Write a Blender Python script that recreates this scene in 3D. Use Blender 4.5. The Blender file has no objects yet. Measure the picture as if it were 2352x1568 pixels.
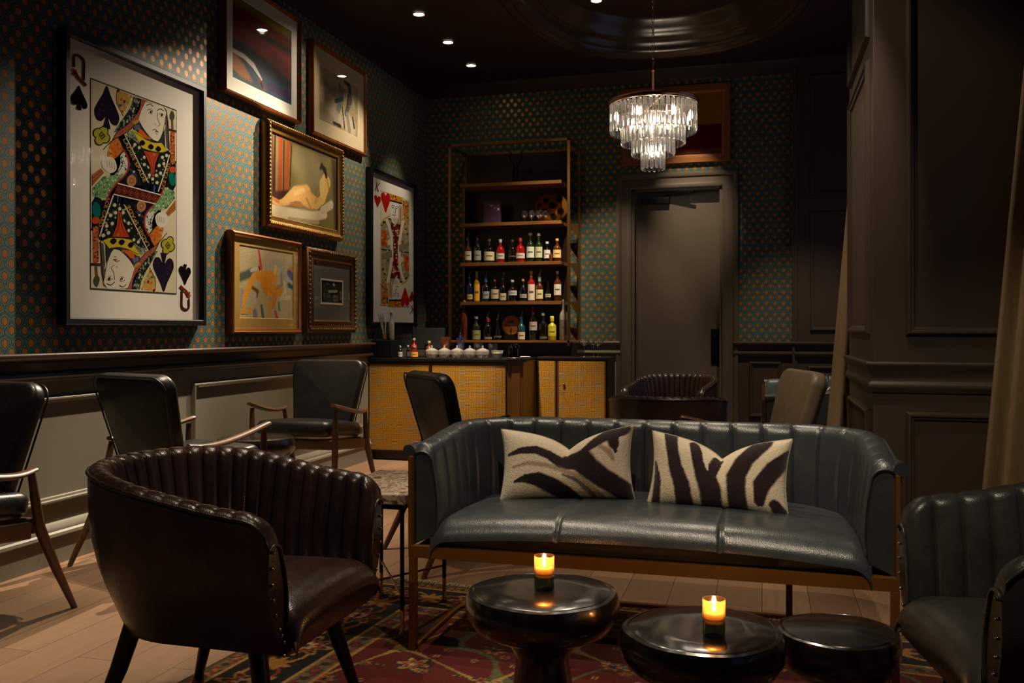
import bpy, bmesh, math, random
import numpy as np
from mathutils import Vector, Matrix
C = bpy.context.scene.collection
PI = math.pi
random.seed(7)
def lin(c):
    return tuple((x/12.92 if x <= .04045 else ((x+.055)/1.055)**2.4) for x in c)
def hx(s):
    return lin(tuple(int(s[i:i+2], 16)/255 for i in (0, 2, 4)))
# ---------------------------------------------------------------- materials
def nodes(m):
    m.use_nodes = True
    nt = m.node_tree
    return nt, nt.nodes, nt.links, nt.nodes['Principled BSDF']
def N(nt, typ, **kw):
    n = nt.nodes.new(typ)
    for k, v in kw.items():
        if k.startswith('i_'):
            n.inputs[int(k[2:])].default_value = v
        else:
            setattr(n, k, v)
    return n
def mth(nt, op, a, b=None, c=None):
    n = nt.nodes.new('ShaderNodeMath'); n.operation = op
    for i, v in enumerate((a, b, c)):
        if v is None: continue
        if isinstance(v, (int, float)): n.inputs[i].default_value = v
        else: nt.links.new(v, n.inputs[i])
    return n.outputs[0]
def mixc(nt, f, a, b):
    n = nt.nodes.new('ShaderNodeMix'); n.data_type = 'RGBA'
    for i, v in ((0, f), (6, a), (7, b)):
        if isinstance(v, (int, float)): n.inputs[i].default_value = v
        elif isinstance(v, tuple): n.inputs[i].default_value = (*v[:3], 1)
        else: nt.links.new(v, n.inputs[i])
    return n.outputs[2]
def noise(nt, scale, detail=3, vec=None, rough=.5, dist=0):
    n = nt.nodes.new('ShaderNodeTexNoise'); n.inputs['Scale'].default_value = scale
    n.inputs['Detail'].default_value = detail; n.inputs['Roughness'].default_value = rough
    n.inputs['Distortion'].default_value = dist
    if vec is None:
        t = nt.nodes.new('ShaderNodeTexCoord'); vec = t.outputs['Object']
    nt.links.new(vec, n.inputs['Vector'])
    return n.outputs[0]
def bump(nt, h, strength, dist, pb):
    b = nt.nodes.new('ShaderNodeBump'); b.inputs['Strength'].default_value = strength
    b.inputs['Distance'].default_value = dist
    nt.links.new(h, b.inputs['Height']); nt.links.new(b.outputs[0], pb.inputs['Normal'])
def mat(name, col, rough=.5, metal=0, spec=.5, var=0, vscale=8, bmp=0, bscale=60, coat=0, emis=None, estr=0, sheen=0, stretch=None, col2=None):
    m = bpy.data.materials.new(name); nt, ns, ln, p = nodes(m)
    if isinstance(col, str): col = hx(col)
    p.inputs['Base Color'].default_value = (*col, 1)
    p.inputs['Roughness'].default_value = rough; p.inputs['Metallic'].default_value = metal
    p.inputs['Specular IOR Level'].default_value = spec
    p.inputs['Coat Weight'].default_value = coat
    p.inputs['Sheen Weight'].default_value = sheen
    vec = None
    if stretch:
        t = ns.new('ShaderNodeTexCoord'); mp = ns.new('ShaderNodeMapping'); mp.inputs['Scale'].default_value = stretch
        ln.new(t.outputs['Object'], mp.inputs[0]); vec = mp.outputs[0]
    if var or col2:
        c2 = tuple(x*(1-var) for x in col) if col2 is None else (hx(col2) if isinstance(col2, str) else col2)
        ln.new(mixc(nt, noise(nt, vscale, 4, vec), col, c2), p.inputs['Base Color'])
    if bmp: bump(nt, noise(nt, bscale, 3, vec), bmp, .002, p)
    if emis: 
        p.inputs['Emission Color'].default_value = (*(hx(emis) if isinstance(emis, str) else emis), 1)
        p.inputs['Emission Strength'].default_value = estr
    return m
def thin_glass(name, tint=(1, 1, 1), refl=1.0, rough=.02, base=.04):
    m = bpy.data.materials.new(name); m.use_nodes = True; nt = m.node_tree; nt.nodes.clear()
    o = nt.nodes.new('ShaderNodeOutputMaterial'); mx = nt.nodes.new('ShaderNodeMixShader')
    t = nt.nodes.new('ShaderNodeBsdfTransparent'); t.inputs[0].default_value = (*tint, 1)
    g = nt.nodes.new('ShaderNodeBsdfGlossy'); g.inputs['Roughness'].default_value = rough
    lw = nt.nodes.new('ShaderNodeLayerWeight'); lw.inputs[0].default_value = .5
    f = mth(nt, 'MULTIPLY_ADD', mth(nt, 'POWER', lw.outputs['Facing'], 3.2), refl*.95, base)
    nt.links.new(f, mx.inputs[0]); nt.links.new(t.outputs[0], mx.inputs[1]); nt.links.new(g.outputs[0], mx.inputs[2])
    nt.links.new(mx.outputs[0], o.inputs[0])
    return m
def attr_mat(name, rough=.6, spec=.3, sheen=0, bmp=0, bscale=200, coat=0):
    m = bpy.data.materials.new(name); nt, ns, ln, p = nodes(m)
    a = ns.new('ShaderNodeAttribute'); a.attribute_name = 'Col'
    ln.new(a.outputs['Color'], p.inputs['Base Color'])
    p.inputs['Roughness'].default_value = rough; p.inputs['Specular IOR Level'].default_value = spec
    p.inputs['Sheen Weight'].default_value = sheen; p.inputs['Coat Weight'].default_value = coat
    if bmp: bump(nt, noise(nt, bscale, 3), bmp, .003, p)
    return m
M = {}
def leather(name, col, col2, rough=.33, vscale=6, spec=.5):
    m = bpy.data.materials.new(name); nt, ns, ln, p = nodes(m)
    n1 = noise(nt, vscale, 6, rough=.65)
    r = N(nt, 'ShaderNodeMapRange'); r.inputs[1].default_value = .35; r.inputs[2].default_value = .7
    ln.new(n1, r.inputs[0])
    ln.new(mixc(nt, r.outputs[0], hx(col), hx(col2)), p.inputs['Base Color'])
    n2 = noise(nt, 25, 5)
    ln.new(mth(nt, 'MULTIPLY_ADD', n2, .22, rough-.11), p.inputs['Roughness'])
    p.inputs['Specular IOR Level'].default_value = spec
    v = ns.new('ShaderNodeTexVoronoi'); v.inputs['Scale'].default_value = 260
    t = ns.new('ShaderNodeTexCoord'); ln.new(t.outputs['Object'], v.inputs['Vector'])
    h = mth(nt, 'MULTIPLY_ADD', v.outputs['Distance'], .25, noise(nt, 14, 5, rough=.6))
    bump(nt, h, .35, .0035, p)
    return m
M['brown_leather'] = leather('brown leather', '3a2620', '23150f', .29, spec=.6)
M['navy_leather'] = leather('navy leather', '404345', '303438', .32, 5, .75)
M['grey_leather'] = leather('grey leather', '3c3a35', '2a2926', .36, 7, .55)
M['pale_leather'] = leather('pale blue grey leather', '5d6668', '485154', .4, 6)
M['black_leather'] = leather('black leather', '23201f', '141213', .36, spec=.5)
M['taupe_leather'] = leather('taupe leather', '7c6a58', '665444', .45)
M['black_wood'] = mat('black wood', '120d0b', .35, var=.4, bmp=.2, bscale=30)
M['walnut'] = mat('walnut', '6a452a', .38, var=.55, vscale=5, bmp=.15, bscale=40, stretch=(6, 6, 1))
M['gold_wood'] = mat('aged brass wood', '8a5a26', .38, metal=.35, var=.35, vscale=4)
M['brass'] = mat('aged brass', '8d6b3a', .35, metal=.9, var=.35, vscale=6)
M['bright_brass'] = mat('polished brass', 'c9a25c', .22, metal=1)
M['gold_leaf'] = mat('gold leaf', 'b98a3e', .36, metal=.75, var=.5, vscale=40, bmp=.4, bscale=90)
M['dark_gold'] = mat('dark carved gold', '6e4a28', .4, metal=.6, var=.6, vscale=50, bmp=.5, bscale=90)
M['gilt_wood'] = mat('gilded wood', '9a5c22', .35, metal=.35, var=.4, vscale=12)
M['black_frame'] = mat('black frame', '0c0a09', .35)
M['white_mat'] = mat('white mat board', 'e2dcd0', .95, spec=.0)
M['cream_mat'] = mat('cream mat board', 'b8a888', .95, spec=.0)
M['gold_mat'] = mat('gold mat', 'c39a48', .6, metal=.2, var=.3, vscale=30)
M['grey_mat'] = mat('grey mat', '46443d', .8)
M['paint'] = mat('brown wall paint', '43362c', .42, spec=.4, bmp=.08, bscale=120)
M['taupe_paint'] = mat('taupe wainscot paint', '7b7566', .45, spec=.4, bmp=.08, bscale=120)
M['trim_paint'] = mat('dark trim and rail shade', '3b2c24', .3, spec=.5)
M['door_paint'] = mat('door paint', '51473b', .32, spec=.5, bmp=.05, bscale=40)
M['ceiling_paint'] = mat('ceiling paint', '2a1a16', .5, spec=.3)
M['gloss_brown'] = mat('glossy ceiling moulding', '2e2118', .22, spec=.5)
M['black_metal'] = mat('black metal', '0d0c0b', .35, metal=.6)
M['black_plastic'] = mat('black plastic', '070707', .6, spec=.15)
M['chrome'] = mat('chrome', 'c8c8c8', .15, metal=1)
M['bronze'] = mat('warm bronze', '9a7862', .3, metal=.85)
M['linen'] = mat('linen curtain', '8e7452', .9, var=.35, vscale=90, bmp=.5, bscale=220, stretch=(1, 1, .25))
M['lamp'] = mat('lamp lens', (1, .9, .75), .5, emis=(1, .86, .66), estr=30)
M['bulb'] = mat('chandelier bulb', (1, .9, .75), .5, emis=(1, .82, .60), estr=75)
M['flame'] = mat('candle flame', (1, .7, .3), .5, emis=(1, .60, .26), estr=70)
M['wax'] = mat('candle wax', 'f0c890', .6, emis=(1, .42, .10), estr=.8)
M['glass'] = thin_glass('clear glass', (.96, .96, .95), 1.0, .14, .12)
M['pane'] = thin_glass('picture glass', (.98, .98, .98), .28, .01, .02)
M['amber_glass'] = thin_glass('amber tumbler glass', (.95, .66, .35), 1.0, .12, .18)
m_ = M['amber_glass'].node_tree; _o = [n for n in m_.nodes if n.type == 'OUTPUT_MATERIAL'][0]; _s0 = _o.inputs[0].links[0].from_socket
_t = m_.nodes.new('ShaderNodeBsdfTranslucent'); _t.inputs[0].default_value = (1, .62, .28, 1); _x = m_.nodes.new('ShaderNodeMixShader'); _x.inputs[0].default_value = .16
m_.links.new(_s0, _x.inputs[1]); m_.links.new(_t.outputs[0], _x.inputs[2]); m_.links.new(_x.outputs[0], _o.inputs[0])
M['smoke_glass'] = thin_glass('smoked glass', (.35, .38, .30), 1, .03, .07)
M['dark_glass'] = mat('dark bottle glass', '0e0906', .08, spec=.8, coat=.5)
M['frosted'] = mat('frosted bottle glass', 'a09680', .45)
def crystal():
    m = bpy.data.materials.new('cut crystal'); m.use_nodes = True; nt = m.node_tree; nt.nodes.clear()
    o = nt.nodes.new('ShaderNodeOutputMaterial'); mx = nt.nodes.new('ShaderNodeMixShader'); mx.inputs[0].default_value = .26
    g = nt.nodes.new('ShaderNodeBsdfGlass'); g.inputs['IOR'].default_value = 1.52; g.inputs['Roughness'].default_value = .0
    t = nt.nodes.new('ShaderNodeBsdfTransparent')
    tl = nt.nodes.new('ShaderNodeBsdfTranslucent'); m2 = nt.nodes.new('ShaderNodeMixShader'); m2.inputs[0].default_value = .42
    nt.links.new(t.outputs[0], m2.inputs[1]); nt.links.new(tl.outputs[0], m2.inputs[2])
    nt.links.new(g.outputs[0], mx.inputs[1]); nt.links.new(m2.outputs[0], mx.inputs[2]); nt.links.new(mx.outputs[0], o.inputs[0])
    return m
M['crystal'] = crystal()
def stump():
    m = bpy.data.materials.new('black lacquered stump wood'); nt, ns, ln, p = nodes(m)
    p.inputs['Base Color'].default_value = (*hx('1d130d'), 1); p.inputs['Roughness'].default_value = .3
    p.inputs['Coat Weight'].default_value = .6; p.inputs['Coat Roughness'].default_value = .12
    t = ns.new('ShaderNodeTexCoord'); w = ns.new('ShaderNodeTexWave'); w.wave_type = 'RINGS'; w.rings_direction = 'Z'
    mp = ns.new('ShaderNodeMapping'); mp.inputs['Location'].default_value = (.22, .12, 0)
    ln.new(t.outputs['Object'], mp.inputs[0]); ln.new(mp.outputs[0], w.inputs[0])
    w.inputs['Scale'].default_value = 6; w.inputs['Distortion'].default_value = 3; w.inputs['Detail'].default_value = 3; w.inputs['Detail Scale'].default_value = 1.5
    ln.new(mixc(nt, w.outputs['Fac'], hx('0d0806'), hx('1c120b')), p.inputs['Base Color'])
    bump(nt, mth(nt, 'MULTIPLY_ADD', w.outputs['Fac'], .5, noise(nt, 12, 5)), .3, .005, p)
    return m
M['stump'] = stump()
def marble():
    m = bpy.data.materials.new('veined marble'); nt, ns, ln, p = nodes(m)
    n = noise(nt, 9, 6, dist=2.5); r = ns.new('ShaderNodeValToRGB')
    cs = [(0, '4a3a20'), (.38, '6b5a38'), (.45, 'c8b498'), (.52, 'd8c8b4'), (.57, '8c4a40'), (.62, 'c0a890'), (.8, '5c5030')]
    e = r.color_ramp.elements
    while len(e) < len(cs): e.new(.5)
    for k, (q, c) in enumerate(cs): e[k].position = q; e[k].color = (*hx(c), 1)
    ln.new(n, r.inputs[0]); ln.new(r.outputs[0], p.inputs['Base Color']); p.inputs['Roughness'].default_value = .15
    return m
M['marble'] = marble()
def wallpaper(axis):
    m = bpy.data.materials.new('hexagon wallpaper ' + axis); nt, ns, ln, p = nodes(m)
    g = ns.new('ShaderNodeNewGeometry'); s = ns.new('ShaderNodeSeparateXYZ'); ln.new(g.outputs['Position'], s.inputs[0])
    X = s.outputs[0 if axis == 'x' else 1]; Z = s.outputs[2]
    W, H = .0767, .1024
    def dist(ox, oz):
        a = mth(nt, 'ABSOLUTE', mth(nt, 'WRAP', mth(nt, 'ADD', X, ox), W/2, -W/2))
        b = mth(nt, 'ABSOLUTE', mth(nt, 'WRAP', mth(nt, 'ADD', Z, oz), H/2, -H/2))
        return mth(nt, 'MAXIMUM', a, mth(nt, 'ADD', mth(nt, 'MULTIPLY', a, .5), mth(nt, 'MULTIPLY', b, .78)))
    dA, dB = dist(0, 0), dist(W/2, .0594)
    d = mth(nt, 'MINIMUM', dA, dB)
    edge = mth(nt, 'ABSOLUTE', mth(nt, 'SUBTRACT', dA, dB))
    c = mixc(nt, mth(nt, 'LESS_THAN', mth(nt, 'PINGPONG', mth(nt, 'SUBTRACT', d, .0045), .0115), .0022), hx('506e6b'), hx('3a504a'))
    line = mth(nt, 'MAXIMUM', mth(nt, 'LESS_THAN', edge, .0035), mth(nt, 'GREATER_THAN', d, .0365))
    c = mixc(nt, line, c, hx('20302c'))
    c = mixc(nt, mth(nt, 'LESS_THAN', d, .0205), c, hx('3b3a22'))
    dot = mth(nt, 'LESS_THAN', d, .0155)
    c = mixc(nt, dot, c, hx('a9703a'))
    ln.new(c, p.inputs['Base Color'])
    ln.new(mth(nt, 'MULTIPLY_ADD', dot, -.2, .52), p.inputs['Roughness'])
    ln.new(mth(nt, 'MULTIPLY', dot, .35), p.inputs['Metallic'])
    p.inputs['Specular IOR Level'].default_value = .2
    return m
M['paper_y'] = wallpaper('y'); M['paper_x'] = wallpaper('x')
def planks():
    m = bpy.data.materials.new('oak floorboards'); nt, ns, ln, p = nodes(m)
    g = ns.new('ShaderNodeNewGeometry'); mp = ns.new('ShaderNodeMapping'); mp.inputs['Rotation'].default_value = (0, 0, PI/2)
    ln.new(g.outputs['Position'], mp.inputs[0])
    b = ns.new('ShaderNodeTexBrick'); ln.new(mp.outputs[0], b.inputs[0]); b.inputs['Scale'].default_value = 1
    b.inputs['Brick Width'].default_value = 1.9; b.inputs['Row Height'].default_value = .19; b.inputs['Mortar Size'].default_value = .0016
    b.offset = .37; b.inputs['Color1'].default_value = (*hx('a58263'), 1); b.inputs['Color2'].default_value = (*hx('8f6e52'), 1); b.inputs['Mortar'].default_value = (*hx('3a2a1e'), 1)
    mp2 = ns.new('ShaderNodeMapping'); mp2.inputs['Scale'].default_value = (14, 1.2, 1); ln.new(g.outputs['Position'], mp2.inputs[0])
    gr = noise(nt, 3, 6, mp2.outputs[0], .65)
    c = mixc(nt, mth(nt, 'MULTIPLY', gr, .7), b.outputs[0], hx('6a4d38'))
    ln.new(c, p.inputs['Base Color']); p.inputs['Roughness'].default_value = .48
    bump(nt, mth(nt, 'ADD', gr, mth(nt, 'MULTIPLY', b.outputs[1], -1.5)), .25, .002, p)
    return m
M['floor'] = planks()
def cane():
    m = bpy.data.materials.new('woven brass cane'); nt, ns, ln, p = nodes(m)
    t = ns.new('ShaderNodeTexCoord'); s = ns.new('ShaderNodeSeparateXYZ'); ln.new(t.outputs['Object'], s.inputs[0])
    k = PI/.0125
    a = mth(nt, 'SINE', mth(nt, 'MULTIPLY', mth(nt, 'ADD', s.outputs[0], s.outputs[1]), k)); b = mth(nt, 'SINE', mth(nt, 'MULTIPLY', s.outputs[2], k))
    f = mth(nt, 'MAXIMUM', mth(nt, 'MULTIPLY', a, a), mth(nt, 'MULTIPLY', b, b))
    hole = mth(nt, 'LESS_THAN', f, .42)
    n = noise(nt, 3, 3)
    c = mixc(nt, hole, mixc(nt, n, hx('c59238'), hx('a87a2c')), hx('2c1b08'))
    ln.new(c, p.inputs['Base Color']); p.inputs['Roughness'].default_value = .5; p.inputs['Metallic'].default_value = .25
    bump(nt, f, .5, .003, p)
    return m
M['cane'] = cane()
M['bar_wood'] = mat('bar brass edging', '7a5520', .35, metal=.4, var=.3)
M['dark_walnut'] = mat('dark walnut', '241510', .3, var=.3, stretch=(1, 8, 8))
M['shelf_wood'] = mat('shelf wood', '8a5c2c', .35, metal=.2, var=.4, stretch=(1, 8, 8))
M['art'] = attr_mat('printed artwork', .9, .0)
M['canvas'] = attr_mat('painted canvas', .7, .08, bmp=.5, bscale=90)
M['zebra'] = attr_mat('zebra hide fur', .85, .15, sheen=.35, bmp=.8, bscale=160)
M['rug'] = attr_mat('persian rug wool', .95, .1, sheen=.2, bmp=.8, bscale=300)
# ---------------------------------------------------------------- mesh helpers
def link(o, parent=None):
    C.objects.link(o)
    if parent: o.parent = parent
    return o
def obj(name, bm, m, parent=None, smooth=False, bevel=0, seg=2, recalc=True):
    me = bpy.data.meshes.new(name)
    if recalc: bmesh.ops.recalc_face_normals(bm, faces=bm.faces)
    if smooth:
        for f in bm.faces: f.smooth = True
        if smooth != 'all':
            for e in bm.edges:
                if len(e.link_faces) == 2 and e.calc_face_angle(0) > math.radians(38): e.smooth = False
    bm.to_mesh(me); bm.free()
    if isinstance(m, str): m = M[m]
    me.materials.append(m)
    o = bpy.data.objects.new(name, me); link(o, parent)
    if bevel:
        b = o.modifiers.new('b', 'BEVEL'); b.width = bevel; b.segments = seg; b.limit_method = 'ANGLE'
        b.harden_normals = False
    return o
def tag(o, label=None, cat=None, group=None, kind=None):
    if label: o['label'] = label
    if cat: o['category'] = cat
    if group: o['group'] = group
    if kind: o['kind'] = kind
    return o
def thing(name, label, cat, loc=(0, 0, 0), rz=0, group=None):
    o = bpy.data.objects.new(name, None); C.objects.link(o); o.empty_display_size = .1
    o.location = loc; o.rotation_euler = (0, 0, rz)
    return tag(o, label, cat, group)
def dup(root, loc, rz, label, group=None):
    r = root.copy(); C.objects.link(r); r.location = loc; r.rotation_euler = (0, 0, rz); r['label'] = label
    if group: r['group'] = group
    for ch in list(root.children):
        c = ch.copy(); C.objects.link(c); c.parent = r
        for g in list(ch.children):
            d = g.copy(); C.objects.link(d); d.parent = c
    return r
def B(): return bmesh.new()
def box(bm, x0, x1, y0, y1, z0, z1, mtx=None):
    vs = [bm.verts.new((x, y, z)) for z in (z0, z1) for y in (y0, y1) for x in (x0, x1)]
    for q in ((0, 2, 3, 1), (4, 5, 7, 6), (0, 1, 5, 4), (1, 3, 7, 5), (3, 2, 6, 7), (2, 0, 4, 6)):
        bm.faces.new([vs[i] for i in q])
    if mtx is not None:
        for v in vs: v.co = mtx @ v.co
    return bm
def loft(bm, rings, closed=True, cap0=True, cap1=True):
    R = [[bm.verts.new(p) for p in r] for r in rings]
    n = len(R[0])
    for a, b in zip(R, R[1:]):
        for i in range(n if closed else n-1):
            j = (i+1) % n
            try: bm.faces.new((a[i], a[j], b[j], b[i]))
            except ValueError: pass
    if closed and cap0: bm.faces.new(R[0])
    if closed and cap1: bm.faces.new(R[-1][::-1])
    return R
def lathe(bm, prof, seg=24, c=(0, 0, 0), wob=None):
    rings = []
    for r, z in prof:
        ring = []
        for i in range(seg):
            a = 2*PI*i/seg; k = wob(a, r, z) if wob else 1
            ring.append((c[0]+r*k*math.cos(a), c[1]+r*k*math.sin(a), c[2]+z))
        rings.append(ring)
    loft(bm, rings, True, prof[0][0] > 1e-5, prof[-1][0] > 1e-5)
    bmesh.ops.remove_doubles(bm, verts=bm.verts, dist=1e-6)
    return bm
def tube(bm, pts, rad, seg=8, closed=False, flat=1.0):
    pts = [Vector(p) for p in pts]; n = len(pts)
    rads = rad if isinstance(rad, (list, tuple)) else [rad]*n
    rings = []; up = None
    for i, p in enumerate(pts):
        if closed: t = (pts[(i+1) % n]-pts[i-1]).normalized()
        else: t = (pts[min(i+1, n-1)]-pts[max(i-1, 0)]).normalized()
        if up is None:
            up = Vector((0, 0, 1)) if abs(t.z) < .9 else Vector((0, 1, 0))
        s = t.cross(up).normalized(); u2 = s.cross(t).normalized(); up = u2
        rings.append([p+(s*math.cos(2*PI*k/seg)+u2*math.sin(2*PI*k/seg)*flat)*rads[i] for k in range(seg)])
    if closed:
        rings.append(rings[0]); loft(bm, rings, True, False, False); bmesh.ops.remove_doubles(bm, verts=bm.verts, dist=1e-6)
    else: loft(bm, rings)
    return bm
def bar(bm, a, b, w, h):
    """rectangular bar from a to b, w sideways, h up"""
    a, b = Vector(a), Vector(b); t = (b-a).normalized()
    up = Vector((0, 0, 1)) if abs(t.z) < .95 else Vector((0, 1, 0))
    s = t.cross(up).normalized()*w/2; u = s.cross(t).normalized()*h/2
    loft(bm, [[p+s+u, p-s+u, p-s-u, p+s-u] for p in (a, b)])
    return bm
def grid_mesh(bm, P):
    R = [[bm.verts.new(p) for p in r] for r in P]
    for a, b in zip(R, R[1:]):
        for i in range(len(a)-1): bm.faces.new((a[i], a[i+1], b[i+1], b[i]))
    return R
def catmull(pts, k=8, closed=False):
    P = [np.array(p, float) for p in pts]; n = len(P); out = []
    rng = range(n) if closed else range(n-1)
    for i in rng:
        if closed: p0, p1, p2, p3 = P[i-1], P[i], P[(i+1) % n], P[(i+2) % n]
        else: p0, p1, p2, p3 = P[max(i-1, 0)], P[i], P[i+1], P[min(i+2, n-1)]
        for j in range(k):
            t = j/k
            out.append(tuple(.5*((2*p1)+(-p0+p2)*t+(2*p0-5*p1+4*p2-p3)*t*t+(-p0+3*p1-3*p2+p3)*t**3)))
    if not closed: out.append(tuple(P[-1]))
    return out
def rrect(x0, x1, y0, y1, r, k=6):
    out = []
    for cx, cy, a0 in ((x1-r, y1-r, 0), (x0+r, y1-r, 90), (x0+r, y0+r, 180), (x1-r, y0+r, 270)):
        for i in range(k+1):
            a = math.radians(a0+90*i/k); out.append((cx+r*math.cos(a), cy+r*math.sin(a)))
    return out
# ---------------------------------------------------------------- the room
XL, XR, YF, YB, ZC = -3.32, 1.6, -1.5, 8.7, 3.6
def S(name, bm, m, parent=None, **k):
    o = obj(name, bm, m, parent, **k)
    if parent is None: o['kind'] = 'structure'
    return o
S('floor', box(B(), XL, XR, YF, YB+.25, -.1, 0), 'floor')
trim_n = [0]
def trim(bm, m='trim_paint', **k):
    trim_n[0] += 1
    return S('trim_%d' % trim_n[0], bm, m, **k)
def sweep(bm, path, prof, side=1):
    n = len(path); rings = []
    for i, p in enumerate(path):
        ds = []
        for a, b in ((i-1, i), (i, i+1)):
            if a >= 0 and b < n:
                d = Vector(path[b])-Vector(path[a]); d.normalize(); ds.append(Vector((-d.y, d.x))*side)
        nn = ds[0] if len(ds) == 1 else (ds[0]+ds[1])/(1+ds[0].dot(ds[1]))
        rings.append([(p[0]+nn.x*d, p[1]+nn.y*d, z) for d, z in prof])
    loft(bm, rings)
    return bm
def mould(bm, o, u, n, u0, u1, z0, z1, prof=((0, 0), (.002, .012), (.01, .022), (.018, .022), (.022, .014), (.032, .010), (.036, 0))):
    o = Vector(o); u = Vector(u); n = Vector(n); R = []
    for off, p in prof:
        R.append([o+u*a+n*p+Vector((0, 0, z)) for a, z in ((u0+off, z0+off), (u1-off, z0+off), (u1-off, z1-off), (u0+off, z1-off))])
    loft(bm, R, True, False, False)
    return bm
RAIL = [(0, 1.018), (.066, 1.018), (.073, 1.012), (.073, 1.004), (.062, .997), (.058, .990), (.046, .984), (.032, .972), (.028, .935), (.034, .928), (.046, .922), (.048, .908), (.040, .898), (.026, .892), (.02, .884), (0, .884)]
BASE = [(0, .20), (.016, .20), (.024, .19), (.03, .178), (.034, .17), (.034, .160), (.046, .152), (.048, .138), (.036, .13), (.034, 0), (0, 0)]
# left wall
S('wall_left', box(B(), XL-.1, XL, YF, YB, .5, ZC), 'paper_y')
b = B(); box(b, XL-.1, XL+.012, YF, YB, 0, .95); trim(b, 'taupe_paint')
b = B(); sweep(b, [(XL+.008, YF), (XL+.008, 7.25)], RAIL, -1); trim(b, 'trim_paint', smooth=True)  # rail darker than the wainscot: shade under the nosing put into its colour
b = B(); sweep(b, [(XL+.008, YF), (XL+.008, 7.22)], BASE, -1); S('baseboard_left', b, 'taupe_paint', smooth=True)
for y0, y1 in ((-.9, 1.7), (1.9, 4.5), (4.71, 7.12)):
    b = B(); mould(b, (XL+.012, 0, 0), (0, 1, 0), (1, 0, 0), y0, y1, .29, .812); trim(b, 'taupe_paint', smooth=True)
# back wall with the door opening
DX0, DX1, DZ = -1.217, -.356, 2.485
b = B(); box(b, XL-.1, DX0, YB, YB+.1, .5, ZC); box(b, DX1, XR, YB, YB+.1, .5, ZC); box(b, DX0, DX1, YB, YB+.1, DZ, ZC)
S('wall_back', b, 'paper_x')
b = B(); box(b, XL, DX0, YB-.012, YB+.05, 0, .95); trim(b, 'taupe_paint')
b = B(); box(b, DX1, .287, YB-.012, YB+.05, 0, .95); trim(b, 'paint')
b = B(); sweep(b, [(DX0-.1, YB-.01), (XL, YB-.01)], RAIL, 1); trim(b, 'taupe_paint', smooth=True)
b = B(); sweep(b, [(.287, YB-.01), (DX1+.1, YB-.01)], RAIL, 1); trim(b, 'paint', smooth=True)
b = B(); sweep(b, [(.287, YB-.01), (DX1+.1, YB-.01)], BASE, 1); S('baseboard_back', b, 'paint', smooth=True)
b = B(); mould(b, (0, YB-.012, 0), (1, 0, 0), (0, -1, 0), -.118, .172, .317, .835); trim(b, 'paint', smooth=True)
# panelled pilaster right of the wallpaper
b = B(); box(b, .287, XR, YB-.05, YB+.05, 0, ZC); trim(b, 'paint')
b = B()
for x0, x1, z0, z1 in ((.42, .98, 2.355, 3.45), (.42, .98, 1.118, 2.21), (.40, 1.0, .317, .80), (1.1, 1.5, 1.118, 3.45)):
    mould(b, (0, YB-.05, 0), (1, 0, 0), (0, -1, 0), x0, x1, z0, z1)
trim(b, 'paint', smooth=True)
b = B(); sweep(b, [(XR, YB-.048), (.287, YB-.048)], RAIL, 1); trim(b, 'paint', smooth=True)
b = B(); box(b, .265, .31, YB-.065, YB+.02, 0, ZC); trim(b, 'paint', bevel=.006)
# door casing, jamb, leaf
CAS = [(-.005, 0), (-.005, .025), (.01, .035), (.03, .035), (.045, .028), (.09, .026), (.10, .040), (.125, .050), (.14, .048), (.145, 0)]
b = B(); R = []
for o, p in CAS:
    R.append([(DX0-o, YB-p, 0), (DX0-o, YB-p, DZ+o), (DX1+o, YB-p, DZ+o), (DX1+o, YB-p, 0)])
loft(b, R, False); trim(b, 'door_paint', smooth=True)
b = B(); box(b, DX0, DX0+.03, YB, YB+.16, 0, DZ); box(b, DX1-.03, DX1, YB, YB+.16, 0, DZ); box(b, DX0, DX1, YB, YB+.16, DZ-.03, DZ); box(b, DX0+.03, DX0+.045, YB+.08, YB+.10, 0, DZ-.03)
trim(b, 'door_paint')
d = S('door_1', box(B(), DX0+.03, DX1-.03, YB+.10, YB+.145, .005, DZ-.03), 'door_paint', bevel=.002)
b = B(); box(b, -.470, -.392, YB+.088, YB+.10, .80, 1.138); h = obj('door_handle', b, 'black_metal', d, bevel=.003); h['label'] = 'black metal pull plate'
b = B(); tube(b, [(-.43, YB+.088, .86), (-.43, YB+.05, .88), (-.43, YB+.05, 1.06), (-.43, YB+.088, 1.08)], .009); obj('grip', b, 'black_metal', h, smooth=True)
b = B(); box(b, -1.13, -.86, YB+.045, YB+.10, 2.345, 2.405); dc = obj('door_closer', b, 'black_metal', d, bevel=.004); dc['label'] = 'black door closer'
b = B(); bar(b, (-.90, YB+.06, 2.42), (-.62, YB-.02, 2.44), .022, .012); bar(b, (-.62, YB-.02, 2.44), (-.80, YB+.02, 2.448), .022, .012); obj('closer_arm', b, 'black_metal', dc)
# wall behind the camera
S('wall_front', box(B(), XL-.1, XR+.1, YF-.1, YF, 0, ZC), 'paint')
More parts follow.
